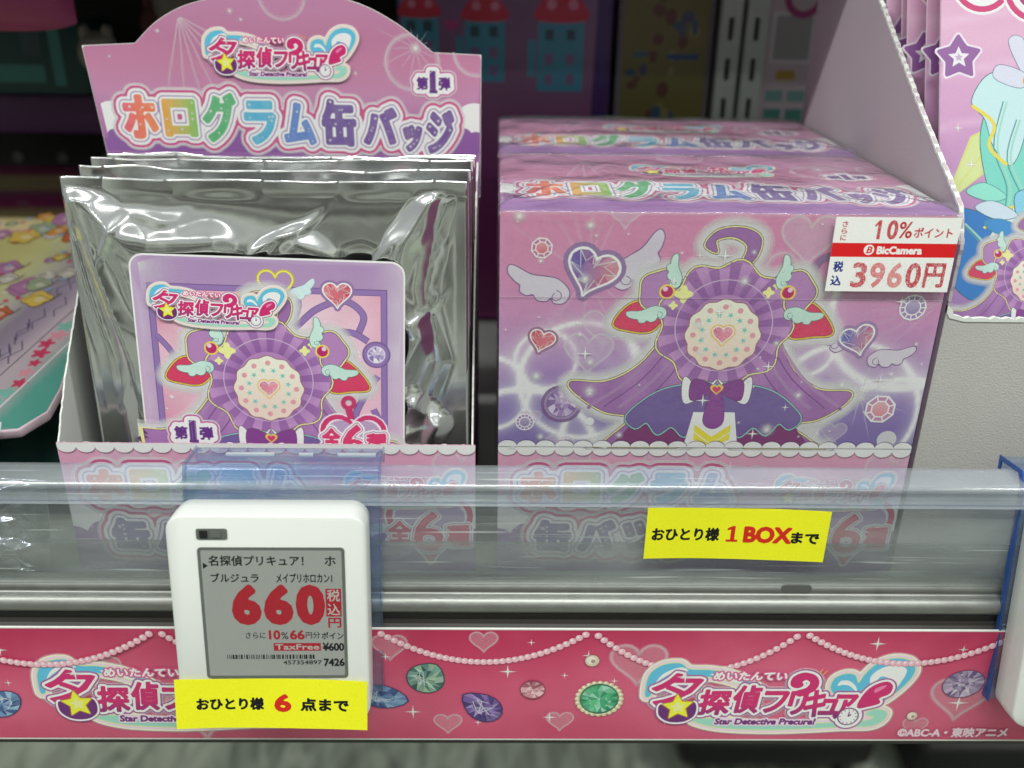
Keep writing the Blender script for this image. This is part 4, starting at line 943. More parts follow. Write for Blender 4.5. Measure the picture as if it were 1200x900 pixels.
for i in range(30): clipd(2+i*6.2, 178+2.2*math.sin(i*1.4), 4.6, vi)
title(A, title9(7, 166.5, 164, 36), 17)
badge1(A, 153, 202.5, 8.6)
A.build('header_print', tray, (0, D-.25, 0), FRONT, label='rose header print with rainbow lettering')
logo(tray, 51, 206, 74, (0, D-.9, 0), FRONT, sq=1.02)
# ------------------------------------------------------------------ silver foil packets
PWd, PHt = 168., 177.
def waves(U, V, wl_, seed, n=7, sx=1.0):
    r = random.Random(seed); t = 0
    for i in range(n):
        a = r.uniform(0, math.pi); k = 2*math.pi/(wl_*r.uniform(.7, 1.5)); t = t+np.sin(k*(U*math.cos(a)*sx+V*math.sin(a))+r.uniform(0, 6.28))
    return t/math.sqrt(n)
def packet_mesh(seed, strong):
    nx, nz = 150, 160; r = random.Random(seed)
    u, v = np.meshgrid(np.linspace(0, 1, nx+1), np.linspace(0, 1, nz+1)); U = u*PWd; V = v*PHt
    seal = np.clip(np.minimum(np.minimum(u, 1-u)*PWd-4, np.minimum(v, 1-v)*PHt-7)/26, 0, 1); seal = seal*seal*(3-2*seal)
    h = 4.2*seal; CM = np.clip((np.maximum(np.abs(U-75)/68, (V-24)/140)-.80)/.20, 0, 1) if strong > 1 else 1
    # gathers along the top seal and broad folds
    h += 1.2*seal*waves(U, V, 92, seed, 6, .7)+.07*seal*waves(U, V, 24, seed+1, 6, .6)+.02*np.clip(seal*3, .2, 1)*waves(U, V, 9, seed+2)
    rid = np.abs(waves(U, V, 46, seed+3, 4, 1.2)); h += 1.6*np.clip(1-rid/.35, 0, 1)*seal*min(1.2, strong)*np.clip(.5+waves(U, V, 60, seed+4), 0, 1)
    def crease(pts, amp, wd):
        nonlocal h
        best = np.full(U.shape, 1e9); tt = np.zeros(U.shape)
        for (a, b) in zip(pts[:-1], pts[1:]):
            e = np.array(b)-np.array(a); L = e@e; t = np.clip(((U-a[0])*e[0]+(V-a[1])*e[1])/L, 0, 1); d = np.hypot(U-a[0]-t*e[0], V-a[1]-t*e[1]); best = np.minimum(best, d)
        h += .85*amp*np.maximum(0, 1-best/wd)**1.25*np.clip(np.minimum(u, 1-u)*PWd/3+.2, 0, 1)
    if strong > 1:
        crease([(2, 176), (16, 158), (30, 140), (44, 146), (60, 150)], 3.2, 11); crease([(4, 172), (9, 140), (14, 120), (22, 96), (26, 60), (30, 4)], 3.4, 9); crease([(2, 150), (10, 100), (12, 30), (14, 2)], -2.2, 7)
        crease([(156, 174), (140, 150), (132, 128), (146, 108), (134, 84), (154, 66), (140, 44), (146, 6)], 3.8, 8)
        crease([(158, 168), (150, 130), (156, 96), (146, 60), (157, 30)], -2.6, 6); crease([(132, 128), (118, 134), (96, 150)], 2.2, 9); crease([(134, 84), (124, 60), (130, 30)], 2.5, 7); crease([(154, 66), (136, 60)], 2., 5)
        crease([(122, 140), (124, 20)], -3.0, 12)
    else:
        for i in range(6):
            x = r.uniform(10, 150); crease([(x, 175), (x+r.uniform(-14, 14), 150), (x+r.uniform(-25, 25), 110)], r.uniform(1.2, 2.6), r.uniform(4, 9))
    if strong > 1: CM = CM*CM*(3-2*CM); h = h*CM+(1-CM)*np.minimum(h, 4.6)
    top = np.clip((v*PHt-168)/4, 0, 1); h = h*(1-top)+top*(.4*np.sin(U*.09+seed)+.12*waves(U, V, 26, seed+6))
    bow = 2.2*np.sin(u*math.pi)*(v)+1.5*(noise2(U, V, .013, seed)*2-1)
    ze = V+top*.9*(noise2(U, U*0, .06, seed)-.5)*2-1.2*(1-np.abs(2*u-1))*v
    vs = []; f = []
    for sg, off in ((-1, 0), (1, 0)):
        yy = bow+sg*h*(1 if sg < 0 else .8)+sg*.12
        vs += list(zip((U-PWd/2).ravel().tolist(), yy.ravel().tolist(), ze.ravel().tolist()))
    n = (nx+1)*(nz+1); j, i = np.meshgrid(np.arange(nz), np.arange(nx), indexing='ij'); a = (j*(nx+1)+i).ravel()
    f = np.c_[a, a+1, a+nx+2, a+nx+1].tolist(); f += (np.c_[a, a+nx+1, a+nx+2, a+1]+n).tolist()
    rim = [i for i in range(nx+1)]+[(k*(nx+1)+nx) for k in range(1, nz+1)]+[nz*(nx+1)+i for i in range(nx-1, -1, -1)]+[k*(nx+1) for k in range(nz-1, 0, -1)]
    for a_, b_ in zip(rim, rim[1:]+rim[:1]): f.append([b_, a_, a_+n, b_+n])
    return mesh('foil_packet', vs, f, FOIL, True)
PM = [packet_mesh(2, 2.0), packet_mesh(5, .8), packet_mesh(9, .9), packet_mesh(13, .7)]
plab = ['front silver foil packet with the purple picture card on it', 'second silver foil packet from the front of the open carton', 'third silver foil packet from the front of the open carton', 'fourth silver foil packet, second from the header card', 'rearmost silver foil packet, right against the header card']
pk = []
for i, (y, x, z, tl) in enumerate(((17, -97.8, 1.5, -2.2), (34, -96.8, 2.8, -1.5), (51, -96.2, 3.6, -1), (69, -95.6, 2.4, 0), (90, -95.6, -1.0, .8))):
    t = link('foil_packet', PM[i % 4 if i < 4 else 1], None, (x, y, z), (math.radians(tl), 0, math.radians((.6, -.8, .5, -.3, .4)[i])))
    tag(t, plab[i], 'packet', 'silver foil packets in the open carton'); pk.append(t)
# picture card on the first packet
CW, CH = 116., 140.
rr = []
for cx, cy, a0 in ((CW-6, CH-6, 0), (6, CH-6, math.pi/2), (6, 6, math.pi), (CW-6, 6, 1.5*math.pi)): rr += [(cx+6*math.cos(a0+k*math.pi/12), cy+6*math.sin(a0+k*math.pi/12)) for k in range(7)]
q = sd_of([rr], 1.2, 3); A = Art(None, q)
def cardbg(u, v):
    c = lerpc([C(202, 144, 178), C(192, 146, 184), C(182, 148, 186), C(172, 142, 182), C(162, 132, 174)], v/CH+.2*(fbm(u, v, .05, 6)-.5))
    g = (.7*np.exp(-(((u-CW)/10)**2))*fbm(u, v, .05, 1)+.5*np.exp(-((u/7)**2))*fbm(u, v, .08, 3))[:, None]; return c*(1-g)+np.array(C(232, 222, 236))*g
round_loop(A, rr, C(232, 228, 232), 0, 1.2); A.region(q, -.7, cardbg, step=2.4)
inn = [(9, 2), (106, 2), (106, 125), (9, 125)]
def innbg(u, v):
    g = np.clip(fbm(u, v, .045, 12)*1.8-.5, 0, 1)[:, None]; h2 = (.8*np.exp(-(((u-58)/42)**2+((v-95)/38)**2)))[:, None]
    c = np.array(C(206, 130, 158))*(1-g)+np.array(C(222, 178, 196))*g; return c*(1-h2)+np.array(C(236, 214, 222))*h2
fr = C(140, 112, 168); fd = C(112, 84, 140)
A.poly([(6.6, 0), (108.4, 0), (108.4, 127.6), (6.6, 127.6)], fd); A.poly([(7, 0), (108, 0), (108, 127.2), (7, 127.2)], fr); A.poly([(9.2, 0), (105.8, 0), (105.8, 125), (9.2, 125)], fd)
A.grid(9.5, .6, 105.5, 124.7, 2.2, innbg)
def scroll(pts, wd=2.4):
    S = spline(pts, 7, False); A.line(S, wd+.7, fd); A.line(S, wd, fr)
scroll([(44, 112), (52, 106), (66, 108), (78, 118), (90, 122), (98, 116), (96, 108)]); scroll([(58, 122), (64, 126), (70, 122), (68, 114), (60, 112)]); scroll([(50, 108), (58, 99), (70, 98), (80, 106), (92, 108), (100, 104)])
scroll([(104, 88), (98, 78), (94, 68), (98, 62), (104, 66), (102, 72)]); scroll([(9, 104), (15, 96), (15, 88), (11, 84)], 2)
for i in range(2): A.ring(103.5, 98, 0.1, 6.2-.6*i, fd if i == 0 else fr)
A.disc(103.5, 98, 4, C(214, 205, 226), 20); facets(A, 103.5, 98, 3.6, 3.6, 0, [C(160, 140, 190), C(200, 190, 220), C(130, 108, 168), C(225, 220, 235)], 8, .45, 3)
heart_gem(A, 87, 124.5, 6.4, 0, C(205, 80, 100), C(190, 52, 80), C(140, 112, 160), .4)
for k in range(2): S = heart_pts(61, 128, 8-.2*k, 30); A.line(S, 1.3 if k == 0 else .7, C(190, 170, 60) if k == 0 else C(236, 220, 100), True)
wing(A, 66, 124, 9.5, -.2, 1, C(200, 222, 230), C(140, 160, 180), .2)
for i in range(26): A.ray(4, 136, -1.5+i*.07, 20, .2, .7, C(230, 222, 236, .5))
r = random.Random(8)
for i in range(70): a = r.random()*6.28; rad = 12+r.random()*2; cx, cy = ((84, 92), (24, 70), (90, 55), (30, 94))[i % 4]; x, y = cx+rad*math.cos(a), cy+rad*.9*math.sin(a); A.disc(x, y, .35+.5*r.random(), C(245, 220, 230, .9), 7)
A.spark(84, 92, 5, C(250, 245, 250, .9))
ornament(A, 56, 73, .96, 2)
badge1(A, 13, 54.5, 9)
P = heart_pts(93, 56, 15, 40); round_loop(A, P, C(240, 214, 226), 1.6, 1); round_loop(A, P, C(196, 60, 108), .9, 1); round_loop(A, P, C(240, 214, 226), -1.4, 1); A.poly([(93+(p[0]-93)*.84, 56+(p[1]-56)*.84) for p in P], C(176, 152, 186))
A.ring(91, 75, 1.5, 3.4, C(190, 56, 104)); A.line([(91, 72), (92, 67)], 3, C(190, 56, 104))
for g, x0, y0, x1, y1 in (('全', 79, 53, 87, 62), ('6', 88, 47, 98, 64), ('種', 99, 51, 107.5, 60)):
    qq = fit_text(g, x0, y0, x1, y1); sdq = Sdf(x0, y0, x1, y1, .4, 3); sdq.edges(qq[0], qq[2]); A.region(sdq, 2.2, C(238, 232, 238)); A.region(sdq, 1.4, C(150, 120, 160)); A.region(sdq, 1.0, C(240, 222, 232)); A.region(sdq, .5, C(204, 60, 108))
card = A.build('picture_card', pk[0], (-62.5, -9.6, 7.0), (math.pi/2-math.radians(1.2), math.radians(1.8), math.radians(.6)), label='purple picture card with rosette, hearts and logo')
link('card_stock', MB().prism([(p[0], p[1]) for p in rr], -.5, -.02, 'z').me('card_stock', BOARD), card)
logo(card, 3.5, 109.5, 58, (0, 0, 0), (0, 0, -.03), lift=.9, sq=1.0)
# ------------------------------------------------------------------ electronic shelf label
def lofted(loops, zs, m, name):
    v = []; f = []; n = len(loops[0])
    for L, z in zip(loops, zs): v += [(p[0], p[1], z) for p in L]
    for k in range(len(loops)-1):
        for i in range(n): j = (i+1) % n; f.append((k*n+i, k*n+j, (k+1)*n+j, (k+1)*n+i))
    f.append(tuple(range(n))[::-1]); f.append(tuple((len(loops)-1)*n+i for i in range(n)))
    me = mesh(name, v, f, m, True)
    try: me.set_sharp_from_angle(angle=math.radians(50))
    except Exception: pass
    return me
EW, EH = 78., 94.5
body_me = lofted([rrect(EW-2.4, EH-2.4, 6), rrect(EW-.6, EH-.6, 7), rrect(EW-.2, EH-.2, 7), rrect(EW-1, EH-1, 6.6), rrect(EW-1, EH-1, 6.6), rrect(EW, EH, 7), rrect(EW, EH, 7), rrect(EW-.5, EH-.5, 6.7), rrect(EW-1.6, EH-1.6, 6)], [-17, -16, -9.9, -9.8, -9.3, -9.2, -1.3, -.35, 0], WHITEPL, 'tag_housing')
scr_bez = MB().prism(rrect(57.5, 59.5, 1.5, 3, 1.6, 4), .02, .25, 'z').me('screen_bezel', BEZEL)
scr = MB().prism(rrect(55, 57, .8, 2, 1.6, 4), .26, .32, 'z').me('screen', EINK)
def screen_art():
    A = Art(); bk = C(30, 30, 32); rd = C(150, 36, 46); pale = C(160, 160, 156)
    L, R = -25.9, 29.1   # screen edges
    A.poly([(L+.6, 25.4), (L+.6, 28.2), (L+2.6, 26.8)], bk)
    A.bold('名探偵プリキュア！', L+3.0, 26.8, L+40, 31.2, bk, .10); A.bold('ホ', R-6.6, 26.9, R-2.4, 31.0, bk, .10)
    A.bold('ブルジュラ', L+3.4, 19.6, L+22, 23.4, bk, .10); A.bold('メイプリホロカン1', L+29, 19.4, R-4, 23.4, bk, .08)
    for i, ch in enumerate('660'): A.bold(ch, L+12.0+i*12.7, 1.4, L+21.2+i*12.7, 17.2, rd, 1.3)
    A.poly([(R-6.8, 4.0), (R-.6, 4.0), (R-.6, 16.6), (R-6.8, 16.6)], rd)
    A.bold('税', R-6.2, 10.9, R-1.2, 16.2, pale, .08); A.bold('込', R-6.2, 4.7, R-1.2, 9.8, pale, .08); A.bold('円', R-6, -1.0, R-1, 3.3, rd, .14)
    A.bold('さらに', L+15.5, -6.0, L+23.5, -3.2, bk, .03); A.bold('10', L+25, -6.4, L+29.2, -2.4, rd, .22); A.bold('%', L+29.8, -6.4, L+32.6, -3.2, bk, .03); A.bold('66', L+33.4, -6.4, L+39, -2.4, rd, .22); A.bold('円分', L+39.6, -6.0, L+45.4, -3.0, bk, .03); A.bold('ポイン', L+46, -6.4, R-.2, -3.2, bk, .06)
    A.poly([(L+26.5, -11.8), (L+45.5, -11.8), (L+45.5, -8.2), (L+26.5, -8.2)], rd); A.bold('TaxFree', L+27.2, -11.2, L+44.8, -8.8, pale, .08); A.bold('¥600', L+46.4, -11.8, R-.2, -8.2, bk, .16)
    r = random.Random(1); x = L+7.5
    while x < L+43: wd = r.choice((.25, .25, .45, .7)); A.poly([(x, -15.6), (x+wd, -15.6), (x+wd, -13.6), (x, -13.6)], bk); x += wd+r.choice((.25, .4, .6))
    A.bold('457354897', L+30, -18.2, L+45.6, -16.3, bk, .02); A.bold('7426', L+46.6, -18.9, R-.2, -15.6, bk, .16)
    return A.me('screen_lettering', (MATTE, MATTE_A))
SCR = screen_art()
def curl(x, y, w_, h_): return .0009*(x-w_/2)**2+.35*math.sin(x*.09)*(y/h_-.5)
def note_paper(w_, h_):
    v = []; f = []; n = 24
    for z in (-.02, -.14):
        for j in (0, .5, 1):
            for i in range(n+1): x = w_*i/n; v.append((x, h_*j, z+curl(x, h_*j, w_, h_)))
    m = n+1
    for j in range(2):
        for i in range(n): a = j*m+i; f.append((a, a+1, a+m+1, a+m)); b = a+3*m; f.append((b, b+m, b+m+1, b+1))
    for i in range(n): f.append((i, i+3*m, i+3*m+1, i+1)); a = 2*m+i; f.append((a, a+1, a+1+3*m, a+3*m))
    for j in range(2):
        a = j*m; f.append((a, a+m, a+4*m, a+3*m)); a = j*m+n; f.append((a, a+3*m, a+4*m, a+m))
    return mesh('note_paper', v, f, YEL, True)
def note_art(n, w_, h_, second):
    A = Art(); A.STEP = .02; A.bend = lambda x, y: curl(x, y, w_, h_); A.grid(0, 0, w_, h_, 3, lambda u, v: [C(246, 250, 34)]*len(u)); bk = C(22, 22, 24); rd = C(196, 40, 30)
    if n == 6: A.bold('おひとり様', 8.6, 8.8, 35.5, 14.2, bk, .28); A.bold('6', 40.5, 8.2, 46.5, 15.6, rd, .55); A.bold('点まで', 51, 8.6, 70.5, 14.2, bk, .28)
    else: A.bold('おひとり様', 2.8, 8.8, 30.6, 14.8, bk, .26); A.poly(one_pts(33.8, 8.4, 4.8, 7.6), rd); A.bold('BOX', 41.4, 8.6, 60.4, 15.6, rd, .5); A.bold('まで', 61, 8.8, 72.0, 13.8, bk, .26)
    return A
def clip_parts(t, x0, x1, edge):
    link('holder_back', MB().box(x0, x1, -45, 49, -20.4, -17.3).me('holder_back', BLUECLR, .4), t)
    hp = [(48.5, -17.6), (56, -18.5), (60, -20), (60.6, -23), (60.6, -39), (55, -39), (55, -37), (58.4, -36.6), (58.4, -24), (57, -22.5), (54, -21), (48.5, -20.4)]
    link('holder_hook', MB().prism(hp, x0, x1, 'x').me('holder_hook', BLUECLR, .3), t)
    ep = [(-46, -17.2), (48.5, -17.2), (56.5, -18.0), (61, -20.5), (61.2, -39.4), (54.6, -39.4), (54.6, -37.6), (59, -37.4), (59, -23), (55, -20.8), (-40, -20.6), (-46, -24)]
    for x in (x0-.8, x1): link('holder_edge', MB().prism(ep, x, x+.8, 'x').me('holder_edge', edge, .2), t)
    for a, b in ((14, 34), (44, 50), (60, 76)): link('holder_rib', MB().box(x0+a, min(x1-2, x0+b), 60.2, 61.6, -31.5, -29.5).me('holder_rib', film_mat('pale_blue_rib', (.8, .88, .96, 1), .2, .45, 1.5), .3), t)
def esl(loc, rot, label, edge):
    t = empty('electronic_price_tag', loc, rot, label=label, cat='price tag', group='electronic price tags on the shelf edge')
    link('housing', body_me, t)
    link('screen_frame', scr_bez, t); s = link('screen', scr, t); link('screen_lettering', SCR, t, (0, -1, .34))
    w_ = MB().prism(rrect(12, 4.6, .8, 2, -21, 39.5), .03, .3, 'z').me('sensor_window', BEZEL); so = link('sensor_window', w_, t)
    link('sensor_chip', MB().box(-25.6, -22.6, 38, 41, .31, .7).me('sensor_chip', BLACKPL), so); link('sensor_plate', MB().box(-21.4, -17.4, 38.2, 40.8, .31, .7).me('sensor_plate', ALU), so)
    clip_parts(t, -35.5 if edge is BLUECLR else -40, 42.5, edge)
    return t
e1 = esl((-91.2, -60.5, 17.3), (math.pi/2-math.radians(7.2), math.radians(.9), math.radians(1.6)), 'white electronic price tag showing 660 in red, in front of the silver packets', BLUECLR)
n6 = note_art(6, 78.5, 23.2, 0).build('yellow_note', e1, (-40.6, -48.6, 1.2), (math.radians(-2), 0, math.radians(-.9)), mats=(MATTE, MATTE_A), label='yellow paper note with black and red lettering')
link('note_paper', note_paper(78.5, 23.2), n6)
e2 = esl((257.0, -61, 16), (math.pi/2-math.radians(9), 0, math.radians(-1)), 'white price tag in a blue holder cut by the right edge of the picture', BLUEEDGE)
n1 = note_art(1, 75.5, 24.4, 0).build('yellow_note', fence, (61.2, -3.7, 34.9), (math.pi/2-math.radians(1.5), math.radians(.8), math.radians(-.4)), mats=(MATTE, MATTE_A), label='yellow paper note reading 1 BOX')
link('note_paper', note_paper(75.5, 24.4), n1)
# ------------------------------------------------------------------ right display carton with tilted packets
rc = empty('grey_display_carton', (186.6, 0, 0), label='grey cardboard display carton with torn edge at the right of the picture', cat='display box')
wall = [(150, 0), (0.9, 0), (.9, 129)]+jag([(.9, 129), (.5, 160), (8, 174), (60, 203), (131, 246), (190, 281)], .5, 2.2, 8)[1:]+[(230, 281), (230, 0)]
wall = wall[1:]
link('side_panel', MB().prism(wall, 0, 1.4, 'x').me('grey_side', [GREYBOARD]), rc)
fp = [(0, 0), (160, 0)]+jag([(160, 128), (8, 128), (2, 129.5), (0, 136)], 1.1, 2.0, 3)
link('front_panel', MB().prism(fp, 0, 1.2, 'y').me('grey_front', GREYFRONT), rc)
e = MB().prism([(p[0], p[1]) for p in jag([(0, 134), (3, 130), (8, 128.4), (160, 128.4)], 1.0, 1.8, 6)]+[(160, 127), (8, 127), (1.5, 128.6), (0, 131)], -.35, 1.5, 'y').me('torn_edge', BOARD)
link('torn_edge', e, rc)
e = jag([(.9, 160), (8, 174), (60, 203), (131, 246), (190, 281)], .55, 1.7, 9); e = e+[(p[0]+.8, p[1]-.9) for p in e[::-1]]
link('torn_edge', MB().prism(e, -.3, 1.7, 'x').me('torn_edge_side', BOARD), rc)
def pack_art():
    A = Art(); PW2, PL = 130, 175
    def bg(u, v):
        c = lerpc([C(150, 118, 170), C(160, 124, 176), C(176, 134, 180), C(200, 150, 190), C(214, 168, 196), C(206, 150, 184)], v/PL+.1*(fbm(u, v, .05)-.5)); g = (.4*np.clip(1-np.abs((v-u*.2) % 23-8)/3, 0, 1))[:, None]; return c*(1-g)+np.array(C(226, 196, 216))*g
    A.grid(0, 0, PW2, PL, 3, bg)
    yg = C(206, 212, 120)
    for P in ([(2, 28), (6, 50), (20, 66), (14, 46)], [(2, 66), (14, 96), (32, 106), (24, 84)], [(20, 100), (34, 108), (30, 96)]):
        A.poly(P, C(206, 216, 150)); A.line(P, 1.1, yg, True); A.line([P[0], P[2]], .8, yg)
    def star(x, y, R, rot):
        S = star_pts(x, y, R, R*.58, rot); round_loop(A, S, C(232, 214, 230), 1.6, .8); round_loop(A, S, C(140, 90, 152), .7, .8); A.poly(star_pts(x, y, R*.52, R*.24, rot), C(230, 222, 232)); A.poly(star_pts(x, y, R*.2, R*.1, rot), C(190, 165, 195))
    star(8, 131, 9.5, .35)
    for x, y, R in ((18, 164, 12), (42, 161, 13), (66, 164, 12)):
        A.disc(x, y, R+2.2, C(240, 226, 234), 30); A.disc(x, y, R+1, C(196, 48, 112), 30); A.disc(x, y, R-1.6, C(240, 232, 236), 30); A.disc(x, y, R-4.4, C(150, 40, 96), 24); A.disc(x, y, R-6, C(226, 190, 180), 24)
    # plain stand-ins: a teal ribbon flower above, a violet rosette below
    gold = C(222, 206, 80); bl2 = C(50, 120, 190); tl = C(120, 205, 190); pale = C(206, 218, 234)
    halo(A, sd_of([xf(flower_pts(46, 92, 24, 5, .1), 0, 0, 1)], 1.4, 6), 5, C(240, 240, 245, .5), 3)
    for P, c in (([(0, 42), (6, 64), (26, 58), (30, 40), (16, 24)], bl2), ([(24, 66), (18, 96), (26, 116), (40, 100), (44, 70), (34, 40)], tl), ([(60, 66), (68, 96), (60, 112), (50, 98), (46, 70), (56, 40)], tl), ([(14, 112), (22, 124), (36, 122), (38, 100), (32, 84), (24, 92), (20, 104)], C(190, 222, 226)), ([(20, 44), (40, 70), (66, 64), (72, 44), (50, 34)], pale)):
        S = spline(P, 6); round_loop(A, S, C(70, 100, 110), .35, .7); round_loop(A, S, c, 0, .7)
    for pts in ([(28, 112), (24, 92), (30, 74), (28, 60)], [(34, 104), (30, 86), (38, 66), (36, 48)], [(62, 106), (58, 90), (62, 72)], [(56, 100), (52, 80), (58, 60)], [(40, 66), (56, 62), (66, 50)], [(10, 58), (18, 50), (24, 40)]): A.line(spline(pts, 5, False), .6, C(86, 150, 150)); A.line([(a+1.6, b) for a, b in spline(pts, 5, False)], .9, C(170, 224, 206, .8))
    A.line(spline([(14, 110), (24, 102), (22, 92), (30, 84)], 6, False), 1.6, gold); A.line(spline([(20, 56), (34, 66), (50, 62)], 6, False), 1.3, gold)
    for P in ([(38, 122), (30, 138), (36, 140), (42, 126)], [(36, 118), (24, 122), (26, 128), (38, 124)], [(42, 118), (52, 110), (54, 116), (44, 122)]): S = spline(P, 5); round_loop(A, S, C(110, 120, 150), .3, .6); round_loop(A, S, C(206, 210, 230), 0, .6)
    A.disc(39.5, 121, 3, C(226, 150, 60), 12); A.disc(56, 118, 13, C(70, 140, 205), 24, 6); A.disc(56, 121, 10, C(178, 220, 196), 24, 5)
    A.disc(50, 88, 11, C(238, 218, 206), 26, 13); facets(A, 50, 88, 5, 6, .2, [C(200, 120, 110), C(230, 170, 150), C(170, 80, 80), C(240, 205, 190)], 8, .5, 2)
    for x, y, s_ in ((14, 84, 3), (70, 88, 4), (74, 120, 3.5), (8, 100, 2.5), (66, 132, 3)): A.spark(x, y, s_, C(250, 248, 250, 1))
    for sg in (-1, 1):
        S = spline([(48, 68), (48+sg*7, 73), (48+sg*14, 71), (48+sg*13, 62), (48+sg*6, 64)], 5); round_loop(A, S, C(70, 110, 130), .4, .6); round_loop(A, S, C(130, 196, 216), 0, .6)
    A.disc(48, 67.5, 2.6, C(222, 190, 80), 12); A.disc(48, 67.5, 1.8, C(200, 100, 60), 12)
    for k in range(5): S = spline([(12+k*4, 72-k*7), (20+k*4, 76-k*8), (30+k*5, 70-k*8), (22+k*4, 68-k*8)], 4); round_loop(A, S, C(80, 140, 140), .3, .6); round_loop(A, S, (C(140, 214, 196), C(196, 212, 234), C(60, 136, 196))[k % 3], 0, .6)
    ornament(A, 42, 28, .62, -30)
    A.Cc = [(c[0]*.74, c[1]*.74, c[2]*.76, c[3]) for c in A.Cc]
    return A.me('packet_print')
PKP = pack_art()
GLOSSP = mat('packet_backing', C(214, 190, 206), .4)
rng2 = random.Random(3); LEAN = math.radians(24)
rlab = ['frontmost tilted pink packet in the grey carton, showing teal and violet ribbons', 'second pink packet in the grey carton, just behind the front one', 'third pink packet in the grey carton', 'fourth pink packet in the grey carton', 'fifth pink packet in the grey carton, rearmost and nearest the torn side edge']
def slab(w_, h_, th):
    return MB().box(0, w_, 0, h_, -th, -.05)
SLAB = slab(130, 175, 2.2).me('packet_body', GLOSSP, .8)
for i in range(5):
    t = empty('card_packet', (190.2+(3.4, 1.6, .5, 1.4, .6)[i], 14+i*14, 108-2+i*1.2-(0, 3, 6, 5, 1)[i]*.6), (math.pi/2-LEAN, 0, math.radians((0, -1.5, .5, -1, 1)[i])), label=rlab[i], cat='packet', group='pink packets in the grey carton')
    link('packet_body', SLAB, t); link('packet_print', PKP, t)
# ------------------------------------------------------------------ flat packs at the left
def pack_flat(loc, rot, w_, l_, label, fn, th=5):
    t = empty('flat_pack', loc, rot, label=label, cat='pack', group='flat packs lying left of the open carton')
    P = [(-w_, 0), (-12, 0), (-2, 12), (0, 30), (0, l_), (-w_, l_)]
    link('pack_body', MB().prism(P, -th, -.05, 'z').me('pack_body', C_pack, 1), t)
    A = Art(); fn(A, w_, l_, P); A.build('pack_print', t, (0, 0, 0)); return t
C_pack = mat('pack_board', C(170, 150, 160), .5)
def artA(A, w_, l_, P):
    q = sd_of([P], 2.5, 5)
    def bg(u, v):
        t = (-u*.93+v*.36); t = t/115+.02*(fbm(u, v, .06)-.5)
        return lerpc([C(74, 146, 130), C(80, 150, 134), C(84, 152, 136), C(178, 166, 166), C(184, 168, 172), C(146, 132, 146), C(132, 120, 134), C(168, 164, 150), C(178, 176, 134), C(184, 180, 120), C(180, 172, 112)], t)
    A.region(q, -.8, bg, step=3)
    def pt(t, k): return (-t*.93+k*.36, t*.36+k*.93)
    r = random.Random(6)
    for i in range(24): x, y = pt(36+r.uniform(-4, 5), -40+i*8.5); A.poly(flower_pts(x, y, 2.6+r.random()*1.6, 5, .3), r.choice((C(190, 60, 92), C(206, 140, 150), C(120, 176, 160))))
    A.line([pt(30, -60), pt(30, 160)], 1.0, C(214, 206, 206)); A.line([pt(46, -70), pt(46, 160)], .8, C(110, 100, 116))
    for q1 in ([(18, -12), (24, -2)], [(24, -16), (30, -5)]): A.line([pt(*p) for p in q1], 4, C(240, 236, 230)); A.line([pt(*p) for p in q1], 1.8, C(190, 44, 54))
    for i in range(9): x, y = pt(10+r.random()*14, 40+r.random()*120); A.poly(flower_pts(x, y, 2+2*r.random(), 5, .25), C(128, 90, 130))
    for i in range(12): t, k = 48+r.random()*16, -50+r.random()*170; A.line([pt(t+a, k+b) for a, b in ((0, 0), (4, 6), (1, 13), (6, 20))], .7, C(84, 74, 100))
    for i in range(80):
        t, k = 66+r.random()*90, 0+r.random()*200; x, y = pt(t, k); sz = 2.5+r.random()*6; c = r.choice((C(190, 128, 50), C(178, 92, 52), C(160, 110, 144), C(140, 152, 120), C(196, 168, 76), C(180, 174, 160)))
        S = flower_pts(x, y, sz, 3+i % 3, .14); round_loop(A, S, C(96, 66, 60), .5, 1.2); A.poly(S, c); A.disc(x+sz*.2, y-sz*.1, sz*.4, mix(c, C(210, 200, 180), .4), 10)
        A.line(spline([(x-sz, y), (x, y+sz*.5), (x+sz, y-sz*.2), (x+sz*1.6, y+sz*.6)], 4, False), .5, C(70, 50, 60))
        A.disc(x+r.uniform(-12, 12), y+r.uniform(-8, 8), 1.6, r.choice((C(190, 60, 100), C(120, 150, 180), C(200, 190, 170))), 8)
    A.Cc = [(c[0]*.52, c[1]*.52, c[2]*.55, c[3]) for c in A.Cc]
def artB(A, w_, l_, P):
    A.region(sd_of([P], 2.5, 5), -.8, lambda u, v: lerpc([C(184, 60, 132), C(190, 66, 140), C(214, 200, 150), C(206, 190, 140), C(220, 206, 150), C(180, 60, 124), C(176, 70, 128), C(150, 120, 120)], v/l_+.06*(fbm(u, v, .06)-.5)), step=4)
    r = random.Random(9)
    for i in range(14): A.disc(-4-r.random()*130, 30+r.random()*60, 3+4*r.random(), r.choice((C(206, 120, 60), C(190, 150, 170), C(226, 200, 90))), 12, 2.5)
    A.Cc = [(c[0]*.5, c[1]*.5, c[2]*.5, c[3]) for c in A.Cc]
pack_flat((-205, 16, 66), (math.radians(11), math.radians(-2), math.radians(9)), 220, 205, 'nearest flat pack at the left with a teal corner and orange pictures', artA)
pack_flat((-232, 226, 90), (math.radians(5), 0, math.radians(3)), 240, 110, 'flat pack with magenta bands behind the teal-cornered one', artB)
pack_flat((-250, 340, 92), (math.radians(3), 0, math.radians(1)), 240, 100, 'rearmost flat pack at the left, brown and magenta in the dark', artB)
